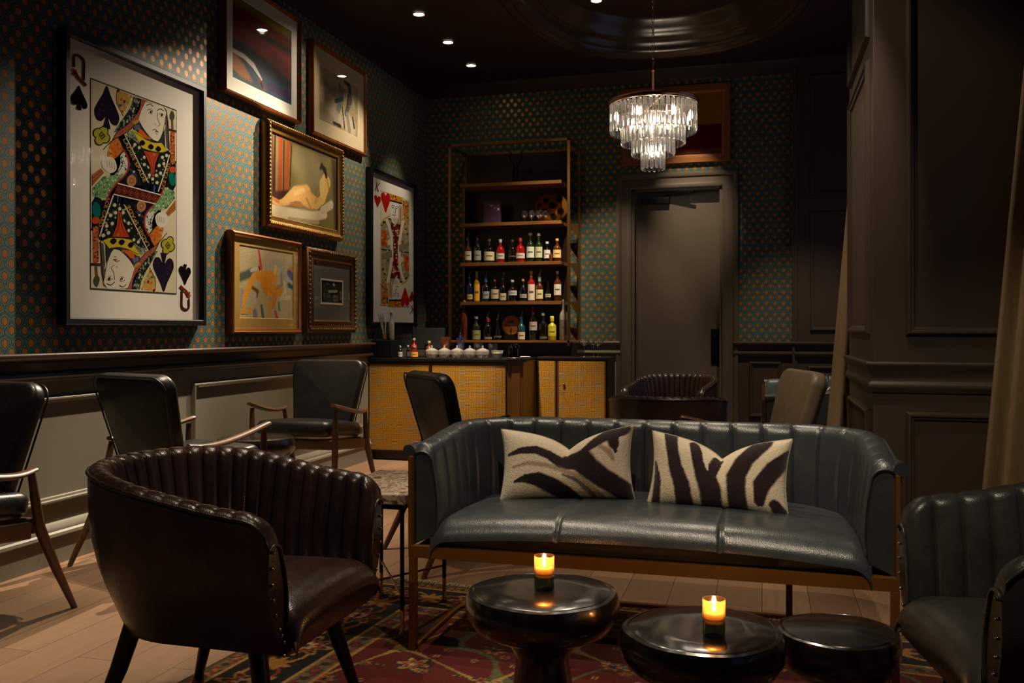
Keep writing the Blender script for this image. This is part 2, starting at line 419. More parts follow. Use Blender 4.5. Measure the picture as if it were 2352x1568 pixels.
# right wall with two windows, and its pier
b = B()
WIN = [(.6, 3.3), (6.0, 8.2)]
ys = [YF, WIN[0][0], WIN[0][1], WIN[1][0], WIN[1][1], YB]
for k in (0, 2, 4): box(b, XR, XR+.12, ys[k], ys[k+1], 0, ZC)
for a, c in WIN: box(b, XR, XR+.12, a, c, 0, .55); box(b, XR, XR+.12, a, c, 3.0, ZC)
S('wall_right', b, 'paint')
for k, (a, c) in enumerate(WIN):
    b = B(); box(b, XR+.05, XR+.06, a, c, .55, 3.0); w = S('window_%d' % (k+1), b, 'pane')
    b = B()
    for y in (a, (a+c)/2-.02, c-.04): box(b, XR+.03, XR+.08, y, y+.04, .55, 3.0)
    for z in (.55, 1.75, 2.96): box(b, XR+.03, XR+.08, a, c, z, z+.04)
    obj('window_frame', b, 'trim_paint', w)
PX, PY0, PY1 = .474, 4.28, 5.41
b = B(); box(b, PX, XR, PY0, PY1, 0, ZC); trim(b, 'paint', bevel=.004)
b = B()
for z0, z1 in ((1.105, 3.3), (.24, .77)):
    mould(b, (0, PY0, 0), (1, 0, 0), (0, -1, 0), .608, 1.25, z0, z1)
trim(b, 'paint', smooth=True)
b = B()
for y0, y1, z0, z1 in ((4.385, 5.30, 1.112, 2.36), (4.385, 5.30, 2.46, 3.3), (4.385, 5.30, .24, .77)):
    mould(b, (PX, 0, 0), (0, 1, 0), (-1, 0, 0), y0, y1, z0, z1)
trim(b, 'paint', smooth=True)
b = B(); sweep(b, [(XR, PY0), (PX, PY0), (PX, PY1)], [(d*.42, z-.03) for d, z in RAIL], 1); trim(b, 'paint', smooth=True)
b = B(); sweep(b, [(XR, PY0), (PX, PY0), (PX, PY1)], [(d*.5, z) for d, z in BASE], 1); S('baseboard_right', b, 'paint', smooth=True)
b = B(); sweep(b, [(XL, YF), (XL, YB), (XR, YB)], [(0, 3.6), (0, 3.50), (.02, 3.49), (.03, 3.52), (.09, 3.575), (.10, 3.6)], -1); trim(b, 'ceiling_paint', smooth=True)
# ceiling with a superellipse recess
EX, EY, EA, EB = -.76, 6.6, 1.0, 1.48
def sel(a, ra, rb, n=2.4):
    c, s = math.cos(a), math.sin(a)
    return (EX+ra*math.copysign(abs(c)**(2/n), c), EY+rb*math.copysign(abs(s)**(2/n), s))
NS = 128
b = B(); inner = []; outer = []
for i in range(NS):
    a = 2*PI*i/NS; x, y = sel(a, EA, EB); inner.append((x, y, ZC))
    dx, dy = x-EX, y-EY
    t = min(((XR-EX) if dx > 0 else (XL-EX))/dx if abs(dx) > 1e-6 else 1e9, ((YB-EY) if dy > 0 else (YF-EY))/dy if abs(dy) > 1e-6 else 1e9)
    outer.append((EX+dx*t, EY+dy*t, ZC))
loft(b, [inner, outer], True, False, False)
# square off the four corners
for cx, cy in ((XL, YF), (XR, YF), (XL, YB), (XR, YB)):
    best = sorted(range(NS), key=lambda i: (outer[i][0]-cx)**2+(outer[i][1]-cy)**2)[:2]
    vs = [b.verts.new(outer[i]) for i in best]+[b.verts.new((cx, cy, ZC))]
    try: b.faces.new(vs)
    except ValueError: pass
box(b, XL-.1, XR+.1, YF-.1, YB+.1, 3.95, 4.0)
S('ceiling', b, 'ceiling_paint')
prof = [(.13, 0), (.128, -.018), (.11, -.032), (.085, -.03), (.07, -.012), (.06, -.01), (.05, -.022), (.03, -.026), (.015, -.01), (.005, .0), (0, .03), (-.01, .07), (-.04, .11), (-.05, .115), (-.055, .10), (-.075, .095), (-.09, .11), (-.10, .14), (-.12, .18), (-.16, .22), (-.17, .25)]
b = B(); loft(b, [[(*sel(2*PI*i/NS, EA+o, EB+o), ZC+z) for i in range(NS)] for o, z in prof], True, False, False)
trim(b, 'gloss_brown', smooth=True)
b = B(); b.faces.new([b.verts.new((*sel(2*PI*i/NS, EA-.16, EB-.16), ZC+.25)) for i in range(NS)])
trim(b, 'ceiling_paint')
# ---------------------------------------------------------------- channelled seats
def plan_U(hw, yf, yb, rad, step):
    P = [(hw, yf)]
    if yf-(yb+rad) > .01: P.append((hw, yb+rad))
    for i in range(1, 24):
        a = PI/2*i/24; P.append((hw-rad+rad*math.cos(a), yb+rad-rad*math.sin(a)))
    P.append((hw-rad, yb)); P2 = [(-x, y) for x, y in P[::-1]]
    if abs(P[-1][0]) < 1e-6: P2 = P2[1:]
    P = P+P2
    d = [0]
    for a, c in zip(P, P[1:]): d.append(d[-1]+math.dist(a, c))
    L = d[-1]; n = int(round(L/step)); out = []
    for i in range(n+1):
        s = L*i/n; k = max(j for j in range(len(d)) if d[j] <= s+1e-9); k = min(k, len(P)-2)
        t = (s-d[k])/(d[k+1]-d[k]+1e-12)
        out.append((P[k][0]+(P[k+1][0]-P[k][0])*t, P[k][1]+(P[k+1][1]-P[k][1])*t))
    nr = []
    for i in range(n+1):
        a, c = out[max(i-1, 0)], out[min(i+1, n)]
        t = Vector((c[0]-a[0], c[1]-a[1])).normalized(); nr.append(Vector((t.y, -t.x)))   # outward
    # check direction
    if nr[n//2].y > 0: nr = [-v for v in nr]
    return out, nr, L
def shell(root, hw, yf, yb, rad, zfn, zin, zout, th, flare, chan, puffA, m_in, m_out, endR, nails=True, sub=9, roll=0, pexp=.42, tp=1, zref=.4, piping='same', seam_label=None):
    L0 = plan_U(hw, yf, yb, rad, .02)[2]
    nch = max(3, round(L0/chan)); step = L0/(nch*sub)
    P, Nn, L = plan_U(hw, yf, yb, rad, step); n = len(P)-1
    def pt(i, off, z): 
        lean = flare*(z-zref)
        # scaled plan gives a fan of channels towards the seat
        x, y = P[i]; k = Nn[i]
        return (x+k.x*(off+lean), y+k.y*(off+lean), z)
    def ztop(i):
        s = L*i/n; d = min(s, L-s); z = zfn(s/L)
        if d < endR:
            q = (endR-d)/endR; z -= endR*(1-math.sqrt(max(0, 1-q*q)))
        return z
    def puff(i):
        f = (i % sub)/sub; return puffA*(abs(math.sin(PI*f))**pexp)-puffA*.5 if 0 < i < n else 0
    r = th/2; Rin = []; Rout = []
    NI = 9
    for i in range(n+1):
        zt = ztop(i); pf = puff(i); ring = []
        for j in range(NI):
            z = zin+(zt-r-zin)*j/NI
            bulge = .012*math.sin(PI*j/NI)
            ring.append(pt(i, -r-pf-bulge, z))
        for j in range(9):
            a = PI-(PI*.86)*j/8
            rr = r*(1+roll*max(0, math.cos(a)))
            pk = pf*max(.15, -math.cos(a))
            ring.append(pt(i, (rr+pk)*math.cos(a) if math.cos(a) < 0 else rr*math.cos(a), zt-r+(r+pf*.25)*math.sin(a)))
        Rin.append(ring)
        o2 = []
        e = PI*.14
        for j in range(8):
            t = j/7; z0 = zt-r+r*math.sin(e)
            z = z0+(zout-z0)*t
            rr = r*(1+roll)*math.cos(e)
            bulge = .018*math.sin(PI*min(1, t*1.1))
            o2.append(pt(i, rr*(1-t*.15*tp)+bulge*(.4+.6*tp)-(.035*(t**3))*tp, z))
        Rout.append(o2)
    b = B(); grid_mesh(b, Rin); o1 = obj('channelled_lining', b, m_in, root, smooth=True)
    b = B(); grid_mesh(b, Rout)
    for i in (0, n):
        prof = Rin[i]+Rout[i][1:]
        c = b.verts.new(np.mean([np.array(p) for p in prof], 0)); vs = [b.verts.new(p) for p in prof]
        for k in range(len(vs)): b.faces.new((vs[k], vs[(k+1) % len(vs)], c))
    obj('outer_shell', b, m_out, root, smooth=True)
    b = B(); tube(b, [Rin[i][-1] for i in range(0, n+1, 2)], .0055, 6)
    for i in (0, n): 
        prof = (Rin[i][::-1]); tube(b, [Vector(p)+Vector((0, .003, 0)) for p in prof[:]], .005, 6)
    obj('piping', b, m_out, root, smooth='all')
    if nails:
        b = B()
        NL = []
        def nail(p): NL.append(Vector(p))
        for i, sg in ((0, 1), (n, -1)):
            for col in (Rout[i],):
                tot = Vector(col[0]); 
                for a, c in zip(col, col[1:]):
                    a, c = Vector(a), Vector(c); k = max(1, int((c-a).length/.022))
                    for q in range(k): 
                        p = a.lerp(c, q/k); nail(p+Vector((-.014*(1 if P[i][0] > 0 else -1), .004, 0)))
            for q in range(0, n, max(1, int(.024/step))):
                pass
        k = int(2*hw/.024)
        for q in range(k): nail(((q+.5)/k*2*hw*.93-hw*.93, yf+.012, zout+.012))
        key = 'nailmesh '+nails
        if key not in bpy.data.meshes:
            bmesh.ops.create_icosphere(b, subdivisions=2, radius=.0045); me = bpy.data.meshes.new(key); b.to_mesh(me); me.materials.append(M[nails])
            for p in me.polygons: p.use_smooth = True
        b.free(); NL.sort(key=lambda v: -v.y)
        for p in NL[:98]:
            o = bpy.data.objects.new('nailhead', bpy.data.meshes[key]); link(o, root); o.location = p
        if len(NL) > 98:
            b = B()
            for p in NL[98:]: bmesh.ops.create_icosphere(b, subdivisions=1, radius=.0045, matrix=Matrix.Translation(p))
            o = obj('nailheads', b, nails, root, smooth='all'); o['kind'] = 'stuff'
    return P, Nn
def seat_pad(bm, hw, yf, yb, rad, z0, z1, crown, er=.05, seams=(), nx=60, bulge=.02, front_r=.07):
    cols = []
    for i in range(nx+1):
        u = -1+2*i/nx; x = hw*math.sin(u*PI/2)**1 if False else hw*u
        ax = abs(x); q = max(0, ax-(hw-rad))/rad
        ybx = yb+rad*(1-math.sqrt(max(0, 1-min(1, q)**2)))
        ed = max(0, ax-(hw-er))/er; drop = er*(1-math.sqrt(max(0, 1-min(1, ed)**2)))
        sm = sum(.006*math.exp(-((x-s)/.006)**2) for s in seams)
        top = z1+crown*(1-(ax/hw)**2.5)-drop-sm
        prof = [(ybx, z0), (ybx, top-.04), (ybx+.012, top-.012)]
        ya, ye = ybx+.03, yf-front_r
        for k in range(9):
            t = k/8; prof.append((ya+(ye-ya)*t, top-crown*.5*(1-t)**2))
        for k in range(1, 8):
            a = PI/2*k/7; prof.append((ye+(front_r+bulge-sm*.6)*math.sin(a), top-front_r*(1-math.cos(a))))
        prof.append((yf+bulge*.6-sm*.5, z0+.03)); prof.append((yf, z0))
        cols.append([(x, y, z) for y, z in prof])
    grid_mesh(bm, cols)
    for c in (0, nx): bm.faces.new([bm.verts.new(p) for p in cols[c]])
    bmesh.ops.remove_doubles(bm, verts=bm.verts, dist=1e-5)
    bm.faces.new([bm.verts.new(p) for p in [c[0] for c in cols]+[c[-1] for c in cols[::-1]]])
    return bm
def smooth01(t): t = max(0, min(1, t)); return t*t*(3-2*t)
def tub_chair(label, loc, rz, lin_m, out_m, group, legs='black_wood', nails='chrome', chan=.05, puffA=.016):
    r = thing('tub_armchair', label, 'armchair', loc, rz, group)
    def zf(t):
        q = abs(t-.5)*2      # 0 at back, 1 at front
        return .748-.082*smooth01((q-.25)/.75)
    shell(r, .315, .33, -.33, .315, zf, .37, .30, .055, .13, chan, puffA, lin_m, out_m, .075, nails, zref=.62)
    b = B(); seat_pad(b, .262, .345, -.27, .25, .31, .415, .03, nx=36); obj('seat', b, lin_m, r, smooth=True)
    b = B(); P = plan_U(.245, .33, -.25, .24, .03)[0]
    loft(b, [[(x, y, .295) for x, y in P], [(x, y, .33) for x, y in P]]); obj('seat_base', b, out_m, r)
    for sx, sy in ((1, 1), (-1, 1), (1, -1), (-1, -1)):
        b = B(); tube(b, [(sx*.19, .205 if sy > 0 else -.165, .325), (sx*.21, .235 if sy > 0 else -.20, .2), (sx*.25, .29 if sy > 0 else -.27, 0)], [.026, .023, .014], 12)
        obj('leg', b, legs, r, smooth=True)
    return r
def sofa(label, loc, rz, hw, group, lm, seams):
    r = thing('leather_settee', label, 'sofa', loc, rz, group)
    def zf(t):
        q = abs(t-.5)*2
        return .755-.035*smooth01((q-.6)/.4)
    shell(r, hw-.040, .34, -.33, .27, zf, .40, .362, .08, .05, .112, .013, lm, lm, .03, False, roll=.30, sub=12, zref=.62, pexp=.22, tp=0)
    b = B(); seat_pad(b, hw-.078, .35, -.275, .24, .37, .455, .035, er=.06, seams=seams, nx=240, bulge=.03, front_r=.075); obj('seat', b, lm, r, smooth=True)
    # scrolled arm ends
    for s in (1, -1):
        b = B(); tube(b, [(s*(hw-.01), .18, .700), (s*(hw+.006), .30, .695), (s*(hw+.008), .352, .692)], [.012, .020, .023], 12); obj('arm_scroll', b, lm, r, smooth=True)
    # aged brass frame
    b = B(); w = .045
    box(b, -hw, hw, .345, .375, .325, .365); 
    P = plan_U(hw-.02, .34, -.33, .26, .03)[0]
    rings = []
    loft(b, [[(x, y, .325) for x, y in P], [(x, y, .362) for x, y in P]])
    obj('seat_rail', b, 'gold_wood', r)
    for s in (1, -1):
        b = B(); box(b, s*(hw-.012)-.012, s*(hw-.012)+.012, .345, .375, 0, .325); obj('leg', b, 'gold_wood', r, bevel=.002)
        b = B(); box(b, s*(hw-.004)-.006, s*(hw-.004)+.006, .345, .372, .36, .675); obj('arm_trim', b, 'gold_wood', r)
        b = B(); box(b, s*(hw-.30)-.012, s*(hw-.30)+.012, -.35, -.32, 0, .325); obj('leg', b, 'gold_wood', r, bevel=.002)
    b = B(); P, Nn, _ = plan_U(hw-.012, .36, -.335, .30, .04); loft(b, [[(x-k.x*.012, y-k.y*.012, 0), (x+k.x*.012, y+k.y*.012, 0), (x+k.x*.012, y+k.y*.012, .014), (x-k.x*.012, y-k.y*.012, .014)] for (x, y), k in zip(P, Nn)])
    obj('floor_runner', b, 'gold_wood', r)
    return r
sofa('long navy leather channel-back settee with two zebra cushions', (-.394, 3.31, .012), PI, .795, 'channel-back leather settees', 'navy_leather', (-.265, .265))
sofa('pale grey-blue channel-back settee in the far right corner before the wall panelling', (.37, 6.93, 0), PI/2, .90, 'channel-back leather settees', 'pale_leather', (-.3, .3))
G = 'channel-lined tub armchairs'
tub_chair('dark brown leather tub armchair in the left foreground, pleated inside', (-1.48, 2.28, .012), -PI/2, 'brown_leather', 'brown_leather', G, nails='bright_brass')
tub_chair('charcoal leather tub armchair cut off by the right edge, beside the settee', (.738, 2.38, .012), PI/2+.15, 'grey_leather', 'grey_leather', G, chan=.072, puffA=.016)
tub_chair('brown tub armchair seen from behind, just behind the settee', (-.546, 5.50, 0), .03, 'brown_leather', 'brown_leather', G, legs='walnut', nails='chrome')
tub_chair('brown tub armchair facing out in front of the door', (-.71, 7.60, 0), PI-.22, 'brown_leather', 'brown_leather', G, legs='walnut')
# ---------------------------------------------------------------- wooden easy chairs
def puffy(outline, t, crown=.0, k=10, er=.02, mtx=None, p=2.0):
    """pillow-like slab from a 2-D outline (x,z), thickness along y"""
    b = B(); cx = sum(q[0] for q in outline)/len(outline); cz = sum(q[1] for q in outline)/len(outline)
    R = max(math.hypot(q[0]-cx, q[1]-cz) for q in outline)
    ins = [1, .5, .15, 0]
    rings = []
    def ring(inset, y):
        out = []
        for x, z in outline:
            d = math.hypot(x-cx, z-cz); s = max(0.0, 1-inset/d); out.append((cx+(x-cx)*s, y, cz+(z-cz)*s))
        return out
    half = []
    for i in range(6):
        a = PI/2*i/5; half.append((er*(1-math.cos(a)), t/2-er+er*math.sin(a)))
    for i in range(1, k):
        f = i/k; half.append((er+(R-er)*f*.999, t/2+crown*(1-(1-f)**2)))
    rings = [ring(a, -y) for a, y in half[::-1]]+[ring(a, y) for a, y in half]
    loft(b, rings)
    if mtx is not None: b.transform(mtx)
    return b
def easy_chair(label, loc, rz, group):
    r = thing('wooden_easy_chair', label, 'chair', loc, rz, group)
    W = .29
    # seat frame rails
    b = B(); bar(b, (-W, .24, .40), (W, .24, .40), .03, .06); obj('seat_rail', b, 'walnut', r, bevel=.006)
    for s in (1, -1):
        b = B(); bar(b, (s*W, .25, .405), (s*W, -.20, .36), .028, .065); obj('side_rail', b, 'walnut', r, bevel=.006)
        b = B(); tube(b, [(s*W, .27, 0), (s*W, .26, .20), (s*W, .25, .42), (s*W, .25, .625)], [.012, .019, .021, .014], 10); obj('leg', b, 'walnut', r, smooth=True)
        b = B(); tube(b, [(s*(W+.01), -.20, .575), (s*W, -.25, .36), (s*(W+.006), -.33, .18), (s*(W+.014), -.42, 0)], [.014, .022, .018, .012], 10); obj('leg', b, 'walnut', r, smooth=True)
        b = B(); pts = [(s*W, .285, .655), (s*(W+.003), .25, .648), (s*(W+.02), .12, .618), (s*(W+.028), -.02, .592), (s*(W+.02), -.13, .583), (s*(W+.01), -.215, .592)]
        tube(b, catmull(pts, 5), [.019+.007*math.sin(PI*i/25) for i in range(26)], 10, flat=.55); obj('armrest', b, 'walnut', r, smooth=True)
    b = B(); bar(b, (-W, -.235, .37), (W, -.235, .37), .028, .06); obj('seat_rail', b, 'walnut', r, bevel=.006)
    # cushion
    m = Matrix.Translation((0, .015, .475)) @ Matrix.Rotation(math.radians(6), 4, 'X') @ Matrix.Rotation(PI/2, 4, 'X')
    obj('seat_cushion', puffy(rrect(-.262, .262, -.26, .27, .05), .10, .018, er=.04, mtx=m), 'black_leather', r, smooth=True)
    # tall tapering back, wider at the top
    ol = []
    for x, z in rrect(-.27, .27, 0, .515, .07, 8):
        f = z/.515; ol.append((x*(.78+.22*smooth01(f)), z))
    m = Matrix.Translation((0, -.175, .425)) @ Matrix.Rotation(math.radians(16), 4, 'X')
    b = puffy(ol, .075, .012, er=.028, mtx=m)
    for v in b.verts: v.co.y -= .5*v.co.x**2*-1*.6
    obj('backrest', b, 'black_leather', r, smooth=True)
    b = B(); pts = [m @ Vector((x*1.004, -.037, .26+(z-.26)*1.004)) for x, z in ol]
    for p in pts: p.y += .3*p.x**2
    tube(b, pts, .004, 6, closed=True); obj('piping', b, 'black_leather', r, smooth='all')
    return r
GE = 'black leather wooden easy chairs'
ec = easy_chair('black leather easy chair facing the room beside the cane-fronted bar', (-2.89, 5.42, 0), PI+.03, GE)
dup(ec, (-3.0, 2.64, 0), PI, 'black leather easy chair cut off by the left edge', GE)
dup(ec, (-2.776, 3.90, 0), -.29, 'black leather easy chair seen from behind, under the queen of spades picture', GE)
dup(ec, (-1.36, 4.34, 0), -math.atan2(.76, .65), 'black leather easy chair turned right, behind the left end of the navy settee', GE)
e5 = easy_chair('taupe-faced easy chair leaning right, behind the right end of the navy settee', (-.076, 4.78, 0), math.atan2(.96, -.27), GE)
for c in e5.children:
    if c.name.startswith(('backrest', 'seat_cushion')): c.data.materials[0] = M['taupe_leather']
# ---------------------------------------------------------------- stump tables, marble table, candles
def stump_table(label, loc, R, h, seed, rz=0):
    rnd = random.Random(seed); ph = [rnd.uniform(0, 6) for _ in range(3)]
    w = lambda a, r, z: 1+(.025*math.sin(2*a+ph[0])+.018*math.sin(3*a+ph[1])+.01*math.sin(7*a+ph[2]))*(1 if z > h*.5 else .6)
    r = thing('stump_side_table', label, 'side table', loc, rz, 'lacquered stump side tables')
    b = B(); lathe(b, [(0, h), (R*.5, h), (R*.86, h-.002), (R*.885, h-.006), (R*.90, h-.003), (R*.95, h-.006), (R*.985, h-.022), (R, h-.045), (R*.985, h-.07), (R*.90, h-.10), (R*.70, h-.122), (R*.5, h-.13), (0, h-.13)], 64, wob=w)
    obj('table_top', b, 'stump', r, smooth=True)
    b = B(); lathe(b, [(R*.55, h-.125), (R*.42, h-.16), (R*.34, h*.5), (R*.40, h*.25), (R*.62, .05), (R*.66, .0), (0, 0)], 40, wob=w)
    obj('pedestal', b, 'stump', r, smooth=True)
    return r
stump_table('black lacquered round stump table with a lit tumbler candle, left one by the settee', (-.60, 2.49, .012), .215, .38, 1)
stump_table('black lacquered round stump table with a lit tumbler candle, right one by the settee', (-.15, 2.41, .012), .215, .34, 5, 2.0)
stump_table('low dark stump table in shadow between the right candle table and the charcoal armchair', (.20, 2.62, .012), .165, .30, 9, 1.0)
stump_table('small round black table between two easy chairs below the paintings', (-2.86, 4.70, 0), .225, .505, 12, .5)
def candle(label, loc):
    r = thing('candle_tumbler', label, 'candle', loc, 0, 'lit candle tumblers')
    b = B(); lathe(b, [(0, 0), (.027, 0), (.0285, .004), (.0285, .036), (0, .036)], 24); obj('dark_base', b, 'smoke_glass', r, smooth=True)
    b = B(); lathe(b, [(0, .038), (.0265, .038), (.0285, .045), (.029, .094), (.0268, .094), (.0262, .046), (0, .044)], 24); o = obj('glass_cup', b, 'amber_glass', r, smooth=True)
    b = B(); lathe(b, [(0, .046), (.024, .046), (.024, .060), (.02, .061), (0, .060)], 20); obj('wax', b, 'wax', r, smooth=True)
    b = B(); lathe(b, [(0, .060), (.0045, .066), (.006, .072), (.0045, .080), (.0015, .088), (0, .091)], 10); obj('flame', b, 'flame', r, smooth=True)
    l = bpy.data.lights.new('candle_light', 'POINT'); l.energy = .9; l.color = (1, .55, .2); l.shadow_soft_size = .012
    lo = bpy.data.objects.new('candle_light', l); link(lo, r); lo.location = (0, 0, .10)
candle('lit candle in an amber tumbler on the left stump table', (-.598, 2.50, .393))
candle('lit candle in an amber tumbler on the right stump table', (-.118, 2.345, .353))
r = thing('marble_side_table', 'small rectangular veined marble side table on thin black legs with brass feet', 'side table', (-1.40, 3.27, .012))
box_b = box(B(), -.165, .165, -.25, .27, .485, .525); obj('marble_top', box_b, 'marble', r, bevel=.006)
b = B()
for a, c in (((-.14, -.22), (.14, -.22)), ((.14, -.22), (.14, .23)), ((.14, .23), (-.14, .23)), ((-.14, .23), (-.14, -.22))):
    bar(b, (*a, .475), (*c, .475), .014, .02)
obj('top_frame', b, 'black_metal', r)
for x, y in ((-.14, -.22), (.14, -.22), (.14, .23), (-.14, .23)):
    b = B(); tube(b, [(x, y, .475), (x, y, .10)], .0085, 8); lg = obj('leg', b, 'black_metal', r, smooth=True)
    b = B(); tube(b, [(x, y, .10), (x, y, .012)], .0085, 8); bmesh.ops.create_uvsphere(b, u_segments=12, v_segments=8, radius=.012, matrix=Matrix.Translation((x, y, .0122))); f = obj('brass_foot', b, 'bright_brass', lg, smooth=True); f['label'] = 'polished brass foot'
b = B(); bar(b, (-.14, -.22, .15), (.14, .23, .15), .007, .007); bar(b, (.14, -.22, .15), (-.14, .23, .15), .007, .007); obj('cross_stretcher', b, 'bronze', r)
# ---------------------------------------------------------------- zebra cushions
def painted(name, P, strokes, bg, m, parent=None, jitter=.0, uv=None, seed=1, gx=None, nz=.04, smooth=True, var=None):
    """grid of points coloured by painted strokes; P[j][i] 3-D points, uv[j][i] painting coordinates"""
    ny, nx = len(P), len(P[0])
    me = bpy.data.meshes.new(name)
    V = np.array(P, float).reshape(-1, 3); idx = np.arange(nx*ny).reshape(ny, nx)
    F = np.stack([idx[:-1, :-1], idx[:-1, 1:], idx[1:, 1:], idx[1:, :-1]], -1).reshape(-1, 4)
    me.from_pydata(V.tolist(), [], F.tolist())
    U = np.array(uv, float).reshape(-1, 2); rs = np.random.RandomState(seed)
    col = np.tile(np.array(hx(bg) if isinstance(bg, str) else bg), (len(U), 1)).astype(float)
    def wav(f, a): 
        ph = rs.rand(8)*6; k = rs.randn(8, 2)*f
        return a*sum(np.sin(U@k[i]+ph[i]) for i in range(8))/4
    for st in strokes:
        pts, w, c = st[0], st[1], np.array(hx(st[2])); soft = st[3] if len(st) > 3 else .25
        al = st[4] if len(st) > 4 else 1
        Uq = U+np.stack([wav(60*jitter_f, jitter), wav(60*jitter_f, jitter)], 1) if jitter else U
        pts = np.array(pts, float); best = np.full(len(U), 1e9)
        ws = np.array(w if isinstance(w, (list, tuple)) else [w]*len(pts), float)
        if len(pts) == 1:
            best = np.linalg.norm(Uq-pts[0], axis=1)/ws[0]
        for k in range(len(pts)-1):
            a, d = pts[k], pts[k+1]-pts[k]; t = np.clip(((Uq-a)@d)/(d@d+1e-12), 0, 1)
            dist = np.linalg.norm(Uq-(a+t[:, None]*d), axis=1)/(ws[k]+(ws[k+1]-ws[k])*t)
            best = np.minimum(best, dist)
        cov = np.clip((1+soft/2-best)/soft, 0, 1); cov = (cov*cov*(3-2*cov)*al)[:, None]
        col = col*(1-cov)+c*cov
    col *= (1+nz*rs.randn(len(U), 1)+nz*wav(25, 1)[:, None]); col = np.clip(col, 0, 1)
    at = me.color_attributes.new('Col', 'FLOAT_COLOR', 'POINT')
    at.data.foreach_set('color', np.concatenate([col, np.ones((len(U), 1))], 1).astype(np.float32).ravel())
    me.materials.append(M[m])
    for p in me.polygons: p.use_smooth = smooth
    o = bpy.data.objects.new(name, me); link(o, parent)
    return o
jitter_f = 1
def zebra_cushion(label, loc, rot, hw, hh, strokes, bg, frame, dent, seed):
    """frame = (x0,x1,y0,y1) painting rectangle the strokes were drawn in"""
    r = thing('zebra_cushion', label, 'cushion', loc, 0, 'zebra hide cushions'); r.rotation_euler = rot
    nx, ny = 150, 100
    def surf(side):
        P, UV = [], []
        for j in range(ny+1):
            v = -1+2*j/ny; row, ur = [], []
            for i in range(nx+1):
                u = -1+2*i/nx
                x = hw*u*(1-.07*(1-v*v)); z = hh*v*(1-.09*(1-abs(u)**2.5))
                dn = max(0, (v+.5)/1.5)
                z -= dent*dn**1.3*math.exp(-abs(u-.05)/.36)*(1-.15*u*u)
                e = (max(0, 1-abs(u)**3.2)*max(0, 1-abs(v)**3.0))**.5
                y = side*(.070*e*(1-.35*dn*math.exp(-(u/.3)**2))+.002)
                row.append((x, y, z)); ur.append((frame[0]+(frame[1]-frame[0])*(u+1)/2, frame[3]+(frame[2]-frame[3])*(v+1)/2))
            P.append(row); UV.append(ur)
        return P, UV
    P, UV = surf(-1)
    o = painted('hide_front', P, strokes, bg, 'zebra', r, jitter=2.2, uv=UV, seed=seed, nz=.05)
    P, UV = surf(1)
    b = B(); grid_mesh(b, [q for q in P]); k = obj('cushion_back', b, 'cream_cloth', r, smooth='all'); k['label'] = 'plain cream cloth back'
    edge = [P[0][i] for i in range(0, nx, 3)]+[P[j][nx] for j in range(0, ny, 3)]+[P[ny][i] for i in range(nx, 0, -3)]+[P[j][0] for j in range(ny, 0, -3)]
    b = B(); tube(b, [(x, 0, z) for x, y, z in edge], .0035, 6, closed=True); obj('piping', b, 'cream_cloth', r, smooth='all')
M['cream_cloth'] = mat('cream cloth', 'a89a80', .9)
jitter_f = .006
DK = '26161a'
ZL = [([(1500, 0), (1500, 1)], 1, DK)]
ZL = [
 ([(495, 275), (560, 255), (640, 245), (700, 262), (765, 300), (830, 330)], [6, 14, 20, 24, 34, 20], DK, .35),
 ([(520, 335), (600, 318), (690, 328), (770, 350), (850, 400), (940, 480)], [5, 9, 11, 14, 14, 8], '8a6c55', 1.2, .7),
 ([(800, 262), (850, 290), (890, 345), (950, 395), (1010, 430), (1090, 480)], [30, 52, 48, 44, 42, 46], DK, .3),
 ([(835, 262), (905, 215), (965, 175), (1035, 155)], [10, 24, 30, 34], DK, .35),
 ([(990, 175), (1010, 230), (1020, 270)], [30, 20, 5], DK, .35),
 ([(945, 235), (990, 270), (1010, 310)], [10, 12, 6], '8a6c55', 1.2, .7),
 ([(535, 405), (590, 395), (650, 402), (710, 430), (780, 470), (830, 500)], [5, 18, 30, 32, 30, 20], '140c0e', .3),
 ([(770, 380), (830, 410), (880, 455), (920, 495)], [6, 8, 10, 8], DK, .5, .8),
]
ZR = [
 ([(1246, 160), (1258, 260), (1278, 350), (1320, 440), (1352, 560)], [36, 33, 36, 40, 42], DK, .3),
 ([(1372, 205), (1400, 300), (1435, 380), (1465, 460), (1478, 560)], [26, 38, 54, 54, 48], DK, .3),
 ([(1490, 235), (1475, 300), (1462, 360)], [26, 28, 30], DK, .3),
 ([(1424, 235), (1432, 290), (1444, 338)], [12, 12, 5], 'decfb2', .3),
 ([(1690, 190), (1620, 280), (1588, 370), (1590, 450), (1600, 570)], [50, 50, 50, 46, 46], DK, .3),
 ([(1830, 250), (1765, 330), (1712, 410), (1696, 490)], [26, 44, 42, 24], DK, .3),
 ([(1770, 500), (1800, 540), (1830, 560)], [30, 38, 46], DK, .35),
 ([(1165, 330), (1188, 420), (1200, 540)], [6, 20, 24], DK, .5),
]
ZL = [(q[0], [w*1.18 for w in q[1]])+q[2:] for q in ZL]
zebra_cushion('cream cushion with flowing dark zebra stripes, on the left half of the navy settee', (-.73, 3.42, .61), (math.radians(-20), math.radians(-3), .06), .262, .150, ZL, 'e2d2b8', (465, 1080, 140, 490), .085, 3)
zebra_cushion('cushion with bold upright zebra stripes, on the right half of the navy settee', (-.155, 3.38, .605), (math.radians(-20), math.radians(1), -.10), .255, .148, ZR, 'decfb2', (1150, 1820, 170, 545), .085, 4)
zebra_cushion('zebra cushion peeping over the near arm of the pale settee by the far window', (.47, 6.36, .635), (math.radians(-20), 0, -PI/2+.1), .25, .148, ZR, 'decfb2', (1150, 1820, 170, 545), .085, 9)
